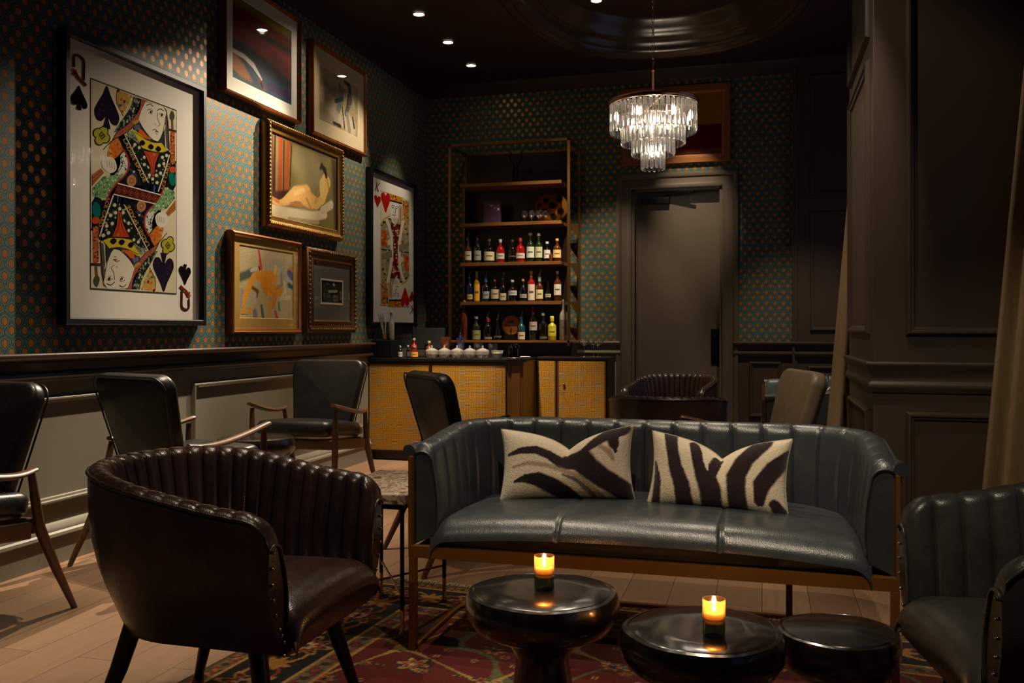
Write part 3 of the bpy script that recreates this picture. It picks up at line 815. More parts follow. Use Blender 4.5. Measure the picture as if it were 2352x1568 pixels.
# ---------------------------------------------------------------- chandelier
CX, CY = -.757, 6.535
r = thing('crystal_chandelier', 'round four-tier crystal chandelier hanging from the ceiling recess', 'chandelier', (CX, CY, 0))
b = B(); lathe(b, [(0, 3.85), (.07, 3.85), (.065, 3.82), (.02, 3.80), (0, 3.80)], 24); obj('ceiling_rose', b, 'bronze', r, smooth=True)
b = B(); z = 3.81; k = 0
while z > 3.03:
    pts = []
    for i in range(12):
        a = 2*PI*i/12; q = .009*math.cos(a)
        pts.append((q if k % 2 else 0, 0 if k % 2 else q, z-.016+.019*math.sin(a)))
    tube(b, pts, .0028, 5, closed=True); z -= .029; k += 1
obj('chain', b, 'bronze', r, smooth='all')
b = B(); tube(b, [(0, 0, 3.02), (0, 0, 2.995), (0, 0, 2.99), (0, 0, 2.75)], [.004, .012, .008, .008], 10); obj('rod', b, 'bronze', r, smooth=True)
b = B(); loft(b, [[(rr*math.cos(2*PI*i/64), rr*math.sin(2*PI*i/64), zz) for i in range(64)] for rr, zz in ((.305, 2.742), (.317, 2.742), (.320, 2.750), (.317, 2.757), (.318, 2.768), (.322, 2.773), (.305, 2.773), (.305, 2.742))], True, False, False)
for a in range(4): bar(b, (0, 0, 2.758), (.31*math.cos(a*PI/2+.4), .31*math.sin(a*PI/2+.4), 2.758), .012, .006)
obj('top_ring', b, 'bronze', r, smooth=True)
TIER = [(.302, 2.738, .195, 48), (.222, 2.655, .195, 36), (.148, 2.575, .195, 24), (.080, 2.485, .205, 14)]
b = B()
for R_, zt, L_, n in TIER[1:]:
    tube(b, [(R_*math.cos(2*PI*i/48), R_*math.sin(2*PI*i/48), zt+.006) for i in range(48)], .004, 6, closed=True)
for R_, zt, L_, n in TIER[1:]:
    for a in range(3): tube(b, [(R_*math.cos(a*2.09+.3), R_*math.sin(a*2.09+.3), zt), (R_*math.cos(a*2.09+.3), R_*math.sin(a*2.09+.3), 2.757)], .0022, 5)
obj('tier_frame', b, 'bronze', r, smooth='all')
cr = []
for R_, zt, L_, n in TIER:
    for i in range(n):
        a = 2*PI*(i+.5)/n; x, y = R_*math.cos(a), R_*math.sin(a)
        cr.append((math.hypot(CX+x, CY+y), R_, zt, L_, a, n))
def prism_mesh(L_, w):
    b = B(); h = w*.30; rings = []
    for z, s in ((0, .55), (-.008, 1), (-L_+.010, 1), (-L_, .35)):
        rings.append([(w/2*s, 0, z), (w/4*s, h*s, z), (-w/4*s, h*s, z), (-w/2*s, 0, z), (-w/4*s, -h*s, z), (w/4*s, -h*s, z)])
    loft(b, rings); bmesh.ops.recalc_face_normals(b, faces=b.faces)
    me = bpy.data.meshes.new('crystal_prism'); b.to_mesh(me); b.free(); me.materials.append(M['crystal']); return me
cr.sort(); pm = {}
rest = B()
for q, (_, R_, zt, L_, a, n) in enumerate(cr):
    w = 2*PI*R_/n*.86; key = round(w, 4)
    if key not in pm: pm[key] = prism_mesh(L_, w)
    mt = Matrix.Translation((R_*math.cos(a), R_*math.sin(a), zt)) @ Matrix.Rotation(a+PI/2, 4, 'Z')
    if q < 98:
        o = bpy.data.objects.new('crystal_prism', pm[key]); link(o, r); o.matrix_local = mt
    else:
        t = pm[key].copy(); t.transform(mt); rest.from_mesh(t); bpy.data.meshes.remove(t)
o = obj('crystal_prisms', rest, 'crystal', r); o['kind'] = 'stuff'
for i in range(12):
    a = 2*PI*i/12+.2; rr, zz = (.255, 2.66) if i % 2 == 0 else (.17, 2.60)
    b = B(); lathe(b, [(0, -.03), (.011, -.025), (.013, -.005), (.010, .015), (.003, .035), (0, .04)], 10, (rr*math.cos(a), rr*math.sin(a), zz)); obj('bulb', b, 'bulb', r, smooth=True)
for i in range(3):
    a = 2*PI*i/3; b = B(); lathe(b, [(0, -.03), (.011, -.025), (.013, -.005), (.010, .015), (.003, .035), (0, .04)], 10, (.035*math.cos(a), .035*math.sin(a), 2.42)); obj('bulb', b, 'bulb', r, smooth=True)
l = bpy.data.lights.new('chandelier_light', 'POINT'); l.energy = 11; l.color = (1, .82, .6); l.shadow_soft_size = .05
lo = bpy.data.objects.new('chandelier_light', l); link(lo, r); lo.location = (0, 0, 2.62)
# ---------------------------------------------------------------- downlights
def downlight(label, x, y, z=ZC):
    r = thing('recessed_downlight', label, 'ceiling light', (x, y, z), 0, 'recessed ceiling downlights')
    b = B(); loft(b, [[(rr*math.cos(2*PI*i/32), rr*math.sin(2*PI*i/32), zz) for i in range(32)] for rr, zz in ((.058, -.001), (.056, -.005), (.046, -.006), (.042, -.002))], True, False, False); obj('trim_ring', b, 'bronze', r, smooth=True)
    b = B(); lathe(b, [(0, -.004), (.036, -.003), (.042, -.001), (0, -.001)], 24); obj('lens', b, 'lamp', r)
    return r
downlight('lit round downlight, nearest of the three in a row on the left of the ceiling', -2.59, 6.61)
downlight('lit round downlight, middle of the three in a row on the left of the ceiling', -2.60, 7.32)
downlight('lit round downlight, farthest of the three in a row on the left of the ceiling', -2.62, 8.02)
downlight('lit round downlight inside the oval ceiling recess', -1.32, 7.37, ZC+.25)
# ---------------------------------------------------------------- curtains
def curtain(label, top, bot, z1=3.45, z0=.02, folds=7, amp=.045):
    """top/bot: plan polylines (x,y) of the gathered head and the spread hem"""
    b = B(); nz, nx = 30, folds*10; P = []
    tp, bt = catmull(top, 20), catmull(bot, 20)
    def at(c, t): 
        k = t*(len(c)-1); i = min(int(k), len(c)-2); f = k-i
        return Vector((c[i][0]*(1-f)+c[i+1][0]*f, c[i][1]*(1-f)+c[i+1][1]*f))
    for j in range(nz+1):
        v = j/nz; row = []
        for i in range(nx+1):
            t = i/nx; a, c = at(tp, t), at(bt, t); p = a*(1-v)+c*v
            d = (at(bt, min(1, t+.01))-at(bt, max(0, t-.01))).normalized(); n = Vector((-d.y, d.x))
            w = amp*(.5+.5*v)*math.sin(t*folds*2*PI+1.2*math.sin(v*2)+.5); p = p+n*w
            row.append((p.x, p.y, z1+(z0-z1)*v))
        P.append(row)
    grid_mesh(b, P); o = obj('linen_curtain', b, 'linen', smooth='all')
    s = o.modifiers.new('s', 'SOLIDIFY'); s.thickness = .004
    tag(o, label, 'curtain')
curtain('tan linen curtain flaring out beyond the panelled pier, at the far window', [(.62, 5.55), (.9, 5.65), (1.3, 5.75), (1.5, 6.0)], [(.33, 5.60), (.7, 5.68), (1.1, 5.80), (1.48, 6.1)])
curtain('tan linen curtain hanging along the right edge, in front of the panelled pier', [(1.14, 4.14), (1.25, 4.0), (1.4, 3.8), (1.5, 3.6)], [(.845, 4.14), (1.0, 4.02), (1.25, 3.8), (1.5, 3.5)])
# ---------------------------------------------------------------- rug
def rug():
    Wd, Ln = 3.3, 3.2; st = .0065; nx, ny = int(Wd/st), int(Ln/st)
    X, Y = np.meshgrid(np.linspace(0, Wd, nx+1), np.linspace(0, Ln, ny+1))
    xm = np.minimum(X, Wd-X); ym = np.minimum(Y, Ln-Y); d = np.minimum(xm, ym)
    s = np.where(xm < ym, Y, X)           # coordinate along the border
    c = np.zeros(X.shape+(3,)); 
    def put(mask, col): c[mask] = hx(col)
    put(d >= 0, '4a3a22')
    def rosette(u, v, per, R, petals, cols):
        a = np.mod(u, per)-per/2; r = np.hypot(a, v); ph = np.arctan2(v, a)
        e = R*(.78+.22*np.cos(petals*ph)); return [(r < e*k, cc) for k, cc in cols]
    def band(lo, hi, bgc, vine, per, R, pet, cols, vc2=None):
        m = (d >= lo) & (d < hi); put(m, bgc); v = d-(lo+hi)/2; hw = (hi-lo)/2
        for kk, cc in ((1, vine),)+(((-1, vc2),) if vc2 else ()):
            put(m & (np.abs(v-kk*hw*.5*np.sin(2*PI*s/per)) < .0075), cc)
        put(m & (np.abs(v-hw*.62*np.sin(2*PI*s/per*2+1)) < .006) & (np.sin(2*PI*s/.045) > -.2), cols[-1][1])
        for mk, cc in rosette(s, v, per, R, pet, cols): put(m & mk, cc)
        for mk, cc in rosette(s+per/2, v, per, R*.6, pet-1, cols[::-1]): put(m & mk, cc)
    band(.015, .07, '6a5a36', '8a2c1c', .11, .028, 5, [(1, '1c2420'), (.6, 'a8602a')])
    band(.08, .31, '14120f', 'b07a30', .36, .105, 8, [(1, 'a5702c'), (.8, '1a1a1a'), (.62, '8c2a1a'), (.4, 'b89a60'), (.2, '232c34')], '8a3020')
    band(.32, .39, '6c6448', '7a2a1c', .13, .032, 6, [(1, '3a2a1a'), (.6, '8a3a22')])
    for q in (.073, .077, .313, .317, .393, .398): put(np.abs(d-q) < .0035, 'b5813e')
    f = d >= .40; put(f, '611a12')
    Xc, Yc = X-Wd/2, Y-Ln/2
    vine = np.abs(np.sin(7.5*Xc)+np.sin(7.5*Yc)+.45*np.sin(15*Xc+1)*np.sin(13*Yc)); put(f & (vine < .10), '5b5a38')
    vine = np.abs(np.sin(10*Xc+4*Yc)-np.sin(9*Yc-3*Xc)); put(f & (vine < .07), 'a5854a')
    for per, R, off, cols in ((.42, .075, (0, 0), [(1, '1d2a30'), (.8, 'b08a4a'), (.55, '8c3322'), (.25, 'c0a878')]), (.21, .034, (.05, .15), [(1, '2a2c22'), (.7, '9c5a2c'), (.35, '6a1c14')]), (.42, .05, (.21, .21), [(1, '3a4a34'), (.7, 'b0602c'), (.4, '1c1c20')]), (.14, .016, (.1, .04), [(1, 'b08a58'), (.5, '2a2a24')])):
        a = np.mod(X+off[0], per)-per/2; bb = np.mod(Y+off[1], per)-per/2; r_ = np.hypot(a, bb); ph = np.arctan2(bb, a)
        for k, cc in cols: put(f & (r_ < R*k*(.75+.25*np.cos(6*ph))), cc)
    rs = np.random.RandomState(3); c *= (1+.16*rs.randn(*X.shape))[..., None]; c = np.clip(c*.95, 0, 1)
    me = bpy.data.meshes.new('persian_rug'); V = np.stack([X-Wd/2, Y-Ln/2, np.full(X.shape, .012)], -1).reshape(-1, 3)
    idx = np.arange((nx+1)*(ny+1)).reshape(ny+1, nx+1); F = np.stack([idx[:-1, :-1], idx[:-1, 1:], idx[1:, 1:], idx[1:, :-1]], -1).reshape(-1, 4)
    me.vertices.add(len(V)); me.vertices.foreach_set('co', V.ravel().astype(np.float32))
    me.loops.add(F.size); me.loops.foreach_set('vertex_index', F.ravel().astype(np.int32))
    me.polygons.add(len(F)); me.polygons.foreach_set('loop_start', np.arange(0, F.size, 4, dtype=np.int32)); me.update(calc_edges=True)
    at = me.color_attributes.new('Col', 'FLOAT_COLOR', 'POINT'); at.data.foreach_set('color', np.concatenate([c.reshape(-1, 3), np.ones((len(V), 1))], 1).astype(np.float32).ravel())
    me.materials.append(M['rug'])
    r = thing('persian_rug', 'red persian rug with dark floral borders under the settee and armchairs', 'rug', (-.17, 2.02, 0), math.radians(-5))
    o = bpy.data.objects.new('pile', me); link(o, r)
    b = B(); box(b, -Wd/2, Wd/2, -Ln/2, Ln/2, .001, .0115); obj('backing', b, 'cream_mat', r)
    b = B(); rs = random.Random(2)
    for k in range(260):
        x = -Wd/2+Wd*(k+.5)/260+rs.uniform(-.004, .004)
        for sy in (1,):
            y = Ln/2; q = rs.uniform(-.012, .012)
            tube(b, [(x, y-.005, .009), (x+q*.5, y+.02, .012), (x+q, y+.045+rs.uniform(0, .02), .005)], [.0035, .004, .002], 4)
    f = obj('fringe', b, 'cream_mat', r, smooth='all'); f['kind'] = 'stuff'
rug()
# ---------------------------------------------------------------- cane-fronted bar
TZ = .885
r = thing('bar_counter', 'cane-fronted bar counter with a black top in the left back corner', 'bar counter', (0, 0, 0))
xl, xr, yf, yb = XL+.012, -2.05, 7.25, 7.80
b = B(); pts = [(xl, yf), (xr, yf), (xr+.11, yf+.10), (xr+.11, yb-.03), (xl, yb-.03)]
loft(b, [[(x, y, .075) for x, y in pts], [(x, y, TZ-.028) for x, y in pts]]); obj('carcass', b, 'bar_wood', r)
b = B(); p2 = [(xl, yf-.02), (xr+.01, yf-.02), (xr+.13, yf+.09), (xr+.13, yb-.03), (xl, yb-.03)]
loft(b, [[(x, y, TZ-.027) for x, y in p2], [(x, y, TZ) for x, y in p2]]); obj('counter_top', b, 'black_wood', r, bevel=.004)
b = B(); p3 = [(x, y+.03) for x, y in pts[:2]]+[(xr+.08, yf+.12), (xr+.08, yb-.05), (xl, yb-.05)]
loft(b, [[(x, y, 0) for x, y in p3], [(x, y, .074) for x, y in p3]]); obj('plinth', b, 'dark_walnut', r)
for x0, x1 in ((xl+.01, -2.745), (-2.715, xr-.015)):
    b = B(); box(b, x0, x1, yf-.008, yf+.001, .085, TZ-.055); o = obj('cane_panel', b, 'cane', r)
    b = B()
    for a in ((x0-.012, x0, .08, TZ-.032), (x1, x1+.012, .08, TZ-.032), (x0, x1, TZ-.055, TZ-.035), (x0, x1, .078, .09)): box(b, a[0], a[1], yf-.012, yf+.001, a[2], a[3])
    obj('panel_frame', b, 'dark_walnut', o)
b = B(); v = Vector((.11, .10, 0)).normalized(); n = Vector((.10, -.11, 0)).normalized()*.006
p0 = Vector((xr, yf, 0))+v*.035+n; p1 = Vector((xr+.11, yf+.10, 0))-v*.035+n
loft(b, [[(p.x, p.y, z) for p in (p0, p1, p1-n*1.5, p0-n*1.5)] for z in (.09, TZ-.055)]); obj('corner_panel', b, 'gold_wood', r)
r = thing('bar_cabinet', 'two-door cane cabinet to the right of the bar counter, coupe glasses on top', 'cabinet', (0, 0, 0))
xa, xb, ya, yc = -1.935, -1.30, 7.80, 8.22
b = B(); box(b, xa, xb, ya, yc, .06, TZ-.018); obj('body', b, 'dark_walnut', r, bevel=.003)
b = B(); box(b, xa, xb+.012, ya-.015, yc, TZ-.017, TZ+.003); obj('counter_top', b, 'dark_walnut', r, bevel=.003)
b = B(); box(b, xa+.02, xb-.02, ya+.03, yc, 0, .06); obj('plinth', b, 'black_wood', r)
for x0, x1, kx in ((xa+.02, -1.765, None), (-1.735, xb-.02, -1.712)):
    b = B(); box(b, x0, x1, ya-.012, ya+.002, .08, TZ-.03); o = obj('door', b, 'cane', r)
    b = B()
    for a in ((x0-.008, x0+.004, .08, TZ-.03), (x1-.004, x1+.008, .08, TZ-.03)): box(b, a[0], a[1], ya-.016, ya+.002, a[2], a[3])
    obj('door_frame', b, 'bar_wood', o)
    if kx:
        b = B(); bmesh.ops.create_uvsphere(b, u_segments=14, v_segments=10, radius=.011, matrix=Matrix.Translation((kx+.03, ya-.022, .65))); obj('knob', b, 'bright_brass', o, smooth='all')
# ---------------------------------------------------------------- shelving unit
r = thing('liquor_shelving', 'tall brass-framed liquor shelving with a dark back against the back wall', 'shelving unit', (0, 0, 0))
fx0, fx1, fy0, fy1, fz0, fz1 = -2.89, -1.705, 8.14, 8.66, 1.0, 2.90
w = .026
for x in (fx0, fx1-w):
    for y in (fy0, fy1-w):
        b = B(); box(b, x, x+w, y, y+w, 0 if y > 8.4 else fz0-.02, fz1); obj('post', b, 'brass', r, bevel=.002)
for a in ((fx0, fx1, fy0, fy0+w), (fx0, fx1, fy1-w, fy1), (fx0, fx0+w, fy0, fy1), (fx1-w, fx1, fy0, fy1)):
    b = B(); box(b, *a, fz1-w, fz1); obj('top_rail', b, 'brass', r, bevel=.002)
b = B(); box(b, -2.83, -1.80, 8.60, 8.62, 1.0, fz1-.03); obj('back_panel', b, 'dark_walnut', r)
b = B(); box(b, -2.83, -2.81, 8.40, 8.60, 1.0, 2.52); obj('side_strip', b, 'brass', r)
SZ = [1.030, 1.400, 1.775, 2.155, 2.535]
for z in SZ[1:]:
    b = B(); box(b, -2.81, -1.815, 8.26, 8.60, z-.032, z); obj('shelf', b, 'shelf_wood', r, bevel=.002)
b = B(); box(b, -2.89, -1.70, 8.14, 8.66, SZ[0]-.022, SZ[0]); obj('shelf', b, 'shelf_wood', r, bevel=.002)
b = B(); box(b, -2.86, -1.66, 8.24, 8.64, .60, SZ[0]-.023); obj('base_box', b, 'dark_walnut', r, bevel=.004)
for z in SZ[1:4]:
    b = B(); P = [(fx1-.01, z-.16), (fx1-.01, z), (fx1-.11, z)]
    P = [(-1.80, z), (fx1-.004, z), (fx1-.004, z-.15)]
    loft(b, [[(x, yy, zz) for x, zz in P] for yy in (8.56, 8.575)]); obj('bracket', b, 'brass', r)
# ---------------------------------------------------------------- bottles
def fcol(name, c, rough=.1, **k):
    if name not in M: M[name] = mat(name, c, rough, spec=.7, coat=.4, **k)
    return name
GLS = {'dark': 'dark_glass', 'amber': fcol('amber liquor', '4a1f0a'), 'green': fcol('green glass', '16240f'), 'red': fcol('red liquor', '8c1410'), 'blue': fcol('blue glass', '0b1430'), 'clear': fcol('clear liquor', '57544c'), 'gold': fcol('golden liquor', '9a6210'), 'teal': fcol('teal glass', '1e4448'), 'yellow': fcol('yellow bottle', 'b8a81c', .3), 'frost': 'frosted', 'cobalt': fcol('cobalt glass', '20264e'), 'orange': fcol('orange liquor', '5e260c')}
LBL = {}
def lab(c):
    k = 'label '+c
    if k not in M: M[k] = mat(k, c, .7)
    return k
SH = {'round': lambda R, h: [(0, 0), (R*.92, 0), (R, .006), (R, h*.56), (R*.92, h*.62), (R*.5, h*.69), (R*.36, h*.74), (R*.33, h*.92), (R*.4, h*.925), (R*.4, h*.955), (0, h*.955)],
      'squat': lambda R, h: [(0, 0), (R*.94, 0), (R, .006), (R*1.0, h*.42), (R*.95, h*.52), (R*.62, h*.62), (R*.30, h*.68), (R*.27, h*.84), (R*.32, h*.85), (R*.32, h*.87), (0, h*.87)],
      'tall': lambda R, h: [(0, 0), (R*.9, 0), (R, .006), (R, h*.60), (R*.85, h*.66), (R*.45, h*.74), (R*.36, h*.80), (R*.34, h*.95), (0, h*.95)],
      'cone': lambda R, h: [(0, 0), (R*.95, 0), (R, .01), (R*.8, h*.30), (R*.45, h*.55), (R*.32, h*.66), (R*.30, h*.93), (0, h*.93)]}
def bottle(label, x, y, z, h, R, shape, g, lc=None, cap=None, lz=(.12, .42), pour=False, arc=1.15, turn=0, group=None, name='liquor_bottle', neck=None):
    t = thing(name, label, 'bottle', (x, y, z), 0, group)
    hh = h*.80 if pour else h
    prof = SH[shape](R, hh)
    b = B(); lathe(b, prof, 20); obj('glass_body', b, GLS[g], t, smooth=True)
    ztop = prof[-1][1]
    rn = prof[-2][0]
    if lc:
        b = B(); P = []
        ang0 = math.atan2(-y, -x)+turn
        for zz in (hh*lz[0], hh*lz[1]):
            P.append([((R+.0015)*math.cos(ang0-arc+2*arc*i/12), (R+.0015)*math.sin(ang0-arc+2*arc*i/12), zz) for i in range(13)])
        grid_mesh(b, P); o = obj('paper_label', b, lab(lc), t, smooth='all', recalc=False)
        b = B(); P = []
        for zz in (hh*(lz[0]*.55+lz[1]*.45), hh*(lz[0]*.42+lz[1]*.58)):
            P.append([((R+.0022)*math.cos(ang0-arc*.5+arc*i/6), (R+.0022)*math.sin(ang0-arc*.5+arc*i/6), zz) for i in range(7)])
        grid_mesh(b, P); obj('label_band', b, lab('5a4a3a'), o, smooth='all', recalc=False)
    if pour:
        b = B(); tube(b, [(0, 0, ztop-.004), (0, 0, ztop+.012), (0, 0, ztop+.02), (.004, 0, ztop+h*.10), (.012, 0, h)], [rn*1.1, rn*1.1, .004, .0035, .0025], 8); obj('pourer', b, 'chrome', t, smooth=True)
    if cap:
        b = B(); lathe(b, [(0, ztop-.012), (rn*1.15, ztop-.012), (rn*1.2, ztop+h*.035), (rn*1.05, ztop+h*.05), (0, ztop+h*.05)], 14); obj('cap', b, lab(cap), t, smooth=True)
    if neck:
        b = B(); lathe(b, [(rn*1.12, hh*.78), (rn*1.16, hh*.80), (rn*1.14, ztop), (0, ztop+.001)], 14); obj('neck_wrap', b, lab(neck), t, smooth=True)
    return t
YS = 8.33
g1 = 'bottles on the upper bottle shelf'
for a in [
 ('bottle with a white label at the left end of the upper bottle shelf', -2.753, .300, .034, 'round', 'amber', 'c8bea8', None, (.12, .48), True),
 ('dark bottle with a slanted black and white label, second on the upper bottle shelf', -2.657, .262, .036, 'round', 'dark', '9a9484', '2a2420', (.10, .45), False),
 ('wide dark bottle with an arched cream label on the upper bottle shelf', -2.539, .249, .054, 'squat', 'dark', 'c8b890', '3a241a', (.08, .42), False),
 ('red-brown bottle with a silver neck on the upper bottle shelf', -2.427, .244, .042, 'squat', 'red', 'b8b0a4', 'a8a8a8', (.14, .36), False),
 ('nearly black bottle with a thin silver band on the upper bottle shelf', -2.306, .236, .040, 'squat', 'dark', '6a6a6a', '1c1c1c', (.22, .26), False),
 ('bright red bottle with red neck on the upper bottle shelf', -2.228, .251, .046, 'squat', 'red', 'd0c4b8', 'a01818', (.14, .34), False),
 ('tall green bottle with a white cap and pale label on the upper bottle shelf', -2.129, .276, .040, 'round', 'green', 'c4c8b4', 'e0dcd0', (.14, .52), False),
 ('green bottle with a cream cap and green-printed label on the upper bottle shelf', -2.047, .270, .037, 'round', 'green', 'b4b48a', 'd8c8a0', (.14, .52), False),
 ('short bottle with a white label on the upper bottle shelf', -1.965, .189, .032, 'round', 'dark', 'c8c4bc', 'a8a8a8', (.16, .58), False),
 ('bottle with yellow cap and label at the right end of the upper bottle shelf', -1.868, .236, .040, 'squat', 'amber', 'd8b868', 'c8901c', (.14, .46), False)]:
    bottle(a[0], a[1], YS, SZ[2], a[2], a[3], a[4], a[5], a[6], a[7], a[8], a[9], group=g1, neck='a01818' if 'red neck' in a[0] else ('9a9a9a' if 'silver neck' in a[0] else None))
t = bottle('small orange-red miniature between two bottles on the upper bottle shelf', -1.918, YS-.05, SZ[2], .10, .016, 'round', 'orange', None, None, group=g1)
g2 = 'bottles on the middle bottle shelf'
for a in [
 ('black bottle with a small yellow label at the left end of the middle bottle shelf', -2.736, .305, .032, 'tall', 'blue', 'b8a04a', None, (.10, .30), True, None),
 ('bottle of bright yellow liqueur with pale neck on the middle bottle shelf', -2.665, .295, .030, 'tall', 'gold', 'd89a14', 'd8b8b0', (.03, .58), False, 'd0a8a0'),
 ('black bottle with a bright blue neck wrap on the middle bottle shelf', -2.572, .298, .038, 'round', 'dark', '8a9098', None, (.12, .42), True, '0c5a8c'),
 ('bottle with a big cream label and brown stopper on the middle bottle shelf', -2.482, .236, .043, 'squat', 'dark', 'b8ac8c', '5a3020', (.12, .50), False, None),
 ('dark bottle with a slanted cream label and pourer on the middle bottle shelf', -2.402, .280, .035, 'round', 'dark', 'c0ae84', None, (.06, .36), True, None),
 ('wide dark bottle with a white band label and cream stopper on the middle bottle shelf', -2.306, .226, .046, 'squat', 'dark', 'b8b4ac', 'b0a888', (.26, .46), False, None),
 ('dark bottle with a small square label and cork on the middle bottle shelf', -2.199, .234, .036, 'squat', 'dark', '9a948c', 'b08858', (.14, .30), False, None),
 ('bottle with a white and red label and pink neck on the middle bottle shelf', -2.120, .289, .036, 'tall', 'red', 'd0bca8', 'e0d0c0', (.04, .56), False, 'c08a68'),
 ('red-brown bottle with an oval cream label and pale green neck on the middle bottle shelf', -2.039, .300, .036, 'round', 'amber', 'd0c090', None, (.10, .46), True, '7a9a78'),
 ('slim dark bottle with a small label on the middle bottle shelf', -1.955, .204, .030, 'cone', 'dark', 'a89c80', None, (.18, .34), False, None),
 ('tall white-labelled, white-capped bottle at the right end of the middle bottle shelf', -1.864, .283, .037, 'tall', 'amber', 'd4ccb8', 'e0d8c8', (.20, .56), False, None)]:
    bottle(a[0], a[1], YS, SZ[1], a[2], a[3], a[4], a[5], a[6], a[7], a[8], a[9], group=g2, neck=a[10])
g3 = 'bottles on the lowest shelf'
for a in [
 ('very tall amber bottle at the left end of the lowest shelf', -2.785, .385, .032, 'tall', 'orange', None, '8a7a68', (.1, .4), False, None),
 ('dark bottle with an olive label and silver neck on the lowest shelf', -2.663, .226, .042, 'round', 'green', '8a8a58', '8a8a88', (.03, .42), False, None),
 ('dark bottle with a crimson neck and pourer on the lowest shelf', -2.545, .277, .040, 'round', 'dark', '9a7a58', None, (.04, .14), True, 'a01430'),
 ('dark cone-shaped bottle with a pourer left of the barrel head', -2.448, .261, .040, 'cone', 'dark', '5a5a5a', None, (.12, .20), True, None),
 ('teal bottle with a cream label and pourer right of the barrel head', -2.212, .274, .037, 'round', 'teal', 'c8bc98', None, (.04, .36), True, None),
 ('tall dark bottle with a pale label and red-brown top on the lowest shelf', -2.096, .314, .040, 'tall', 'dark', 'a8988c', '7a2420', (.30, .56), False, '5a1c1c'),
 ('dark ribbed decanter bottle with a stopper on the lowest shelf', -1.998, .257, .038, 'round', 'dark', '6a5a50', '8a8478', (.06, .14), False, None),
 ('bright yellow bottle with a yellow cap on the lowest shelf', -1.912, .228, .041, 'round', 'yellow', 'c8c018', 'd8d020', (.18, .52), False, 'c0b818'),
 ('tall frosted grey bottle at the right end of the lowest shelf', -1.800, .385, .040, 'tall', 'frost', '6e6450', '9a9a94', (.12, .50), False, None)]:
    bottle(a[0], a[1], YS-.02, SZ[0], a[2], a[3], a[4], a[5], a[6], a[7], a[8], a[9], group=g3, neck=a[10])
# barrel head
def text_mesh(txt, size, extrude=0, align='CENTER'):
    cu = bpy.data.curves.new('txt', 'FONT'); cu.body = txt; cu.size = size; cu.extrude = extrude; cu.align_x = align; cu.align_y = 'CENTER'; cu.resolution_u = 3
    o = bpy.data.objects.new('txt', cu); C.objects.link(o); dg = bpy.context.evaluated_depsgraph_get()
    me = bpy.data.meshes.new_from_object(o.evaluated_get(dg)); bpy.data.objects.remove(o); return me
t = thing('barrel_head', 'round orange barrel head among the bottles on the lowest shelf', 'barrel', (-2.325, 8.36, SZ[0]))
mx = Matrix.Translation((0, 0, .145)) @ Matrix.Rotation(PI/2, 4, 'X')
b = B(); lathe(b, [(0, 0), (.098, 0), (.104, .01), (.104, .10), (0, .10)], 40); b.transform(Matrix.Translation((0, .1, .145)) @ Matrix.Rotation(PI/2, 4, 'X')); obj('barrel', b, 'dark_walnut', t, smooth=True)
b = B(); lathe(b, [(0, .002), (.091, .002), (.091, 0), (0, 0)], 40); b.transform(mx); obj('barrel_face', b, mat('barrel face', 'c07a2c', .5, var=.35, vscale=14), t)
b = B(); loft(b, [[(rr*math.cos(2*PI*i/48), rr*math.sin(2*PI*i/48), zz) for i in range(48)] for rr, zz in ((.090, .001), (.090, .007), (.104, .007), (.104, .001))], True, False, False); b.transform(mx); obj('hoop', b, 'dark_walnut', t, smooth=True)
b = B()
def flat(bm, pts, z=.0035): bm.faces.new([bm.verts.new((x, y, z)) for x, y in pts])
flat(b, [(-.048, .018), (-.018, .050), (-.008, .052), (-.002, .030), (-.012, .020), (-.020, .030), (-.034, .018)])
flat(b, [(-.010, .026), (-.002, .034), (.010, .050), (.018, .046), (.030, .018), (.020, .014), (.010, .030), (.000, .012)])
for k in range(8):
    x = -.056+.0148*k; h = (.010, .007, .011, .008)[k % 4]; flat(b, [(x, -.008), (x+.010, -.008), (x+.010, -.008+h), (x+.002, -.008+h)])
flat(b, [(-.010, -.088), (.004, -.088), (.004, -.040), (.010, -.034), (-.002, -.030), (-.012, -.044)])
b.transform(mx); o = obj('printed_emblem', b, lab('3a2412'), t, recalc=False)
b = B(); box(b, -.07, .07, -.02, .10, 0, .045); obj('cradle', b, 'black_wood', t)
# purple box, glasses, sculpture, spotted plate
def sbox(name, label, cat, x0, x1, y0, y1, z0, z1, m, **k):
    o = obj(name, box(B(), x0, x1, y0, y1, z0, z1), m, **k); tag(o, label, cat); return o
t = thing('gift_box', 'purple box with small white marks on the glassware shelf', 'box', (-2.527, 8.40, SZ[3]))
b = B(); box(b, -.082, .082, -.03, .03, 0, .225); obj('carton', b, lab('4a3048'), t, bevel=.003)
b = B(); box(b, -.02, .015, -.0312, -.030, .178, .184); box(b, -.004, .0, -.0312, -.030, .165, .18); box(b, .025, .032, -.0312, -.030, .145, .158); box(b, .058, .078, -.0312, -.030, .13, .152); box(b, -.035, -.03, -.0312, -.030, .19, .2); obj('printed_marks', b, lab('c8c0d0'), t)
def glass(name, label, cat, loc, prof, group, m='glass', seg=20):
    b = B(); lathe(b, prof, seg); o = obj(name, b, m, smooth=True); o.location = loc; tag(o, label, cat, group); return o
SN = [(0, 0), (.026, 0), (.024, .003), (.004, .008), (.0035, .035), (.012, .042), (.028, .06), (.030, .08), (.022, .108), (.0205, .108), (.0285, .08), (.026, .061), (.01, .045), (0, .044)]
for k, (x, y) in enumerate(((-2.185, 8.33), (-2.125, 8.36), (-2.105, 8.30), (-2.055, 8.35), (-2.02, 8.31), (-1.985, 8.36))):
    glass('tasting_glass', 'small stemmed tasting glass in the cluster on the glassware shelf', 'glass', (x, y, SZ[3]), SN, 'tasting glasses beside the purple box')
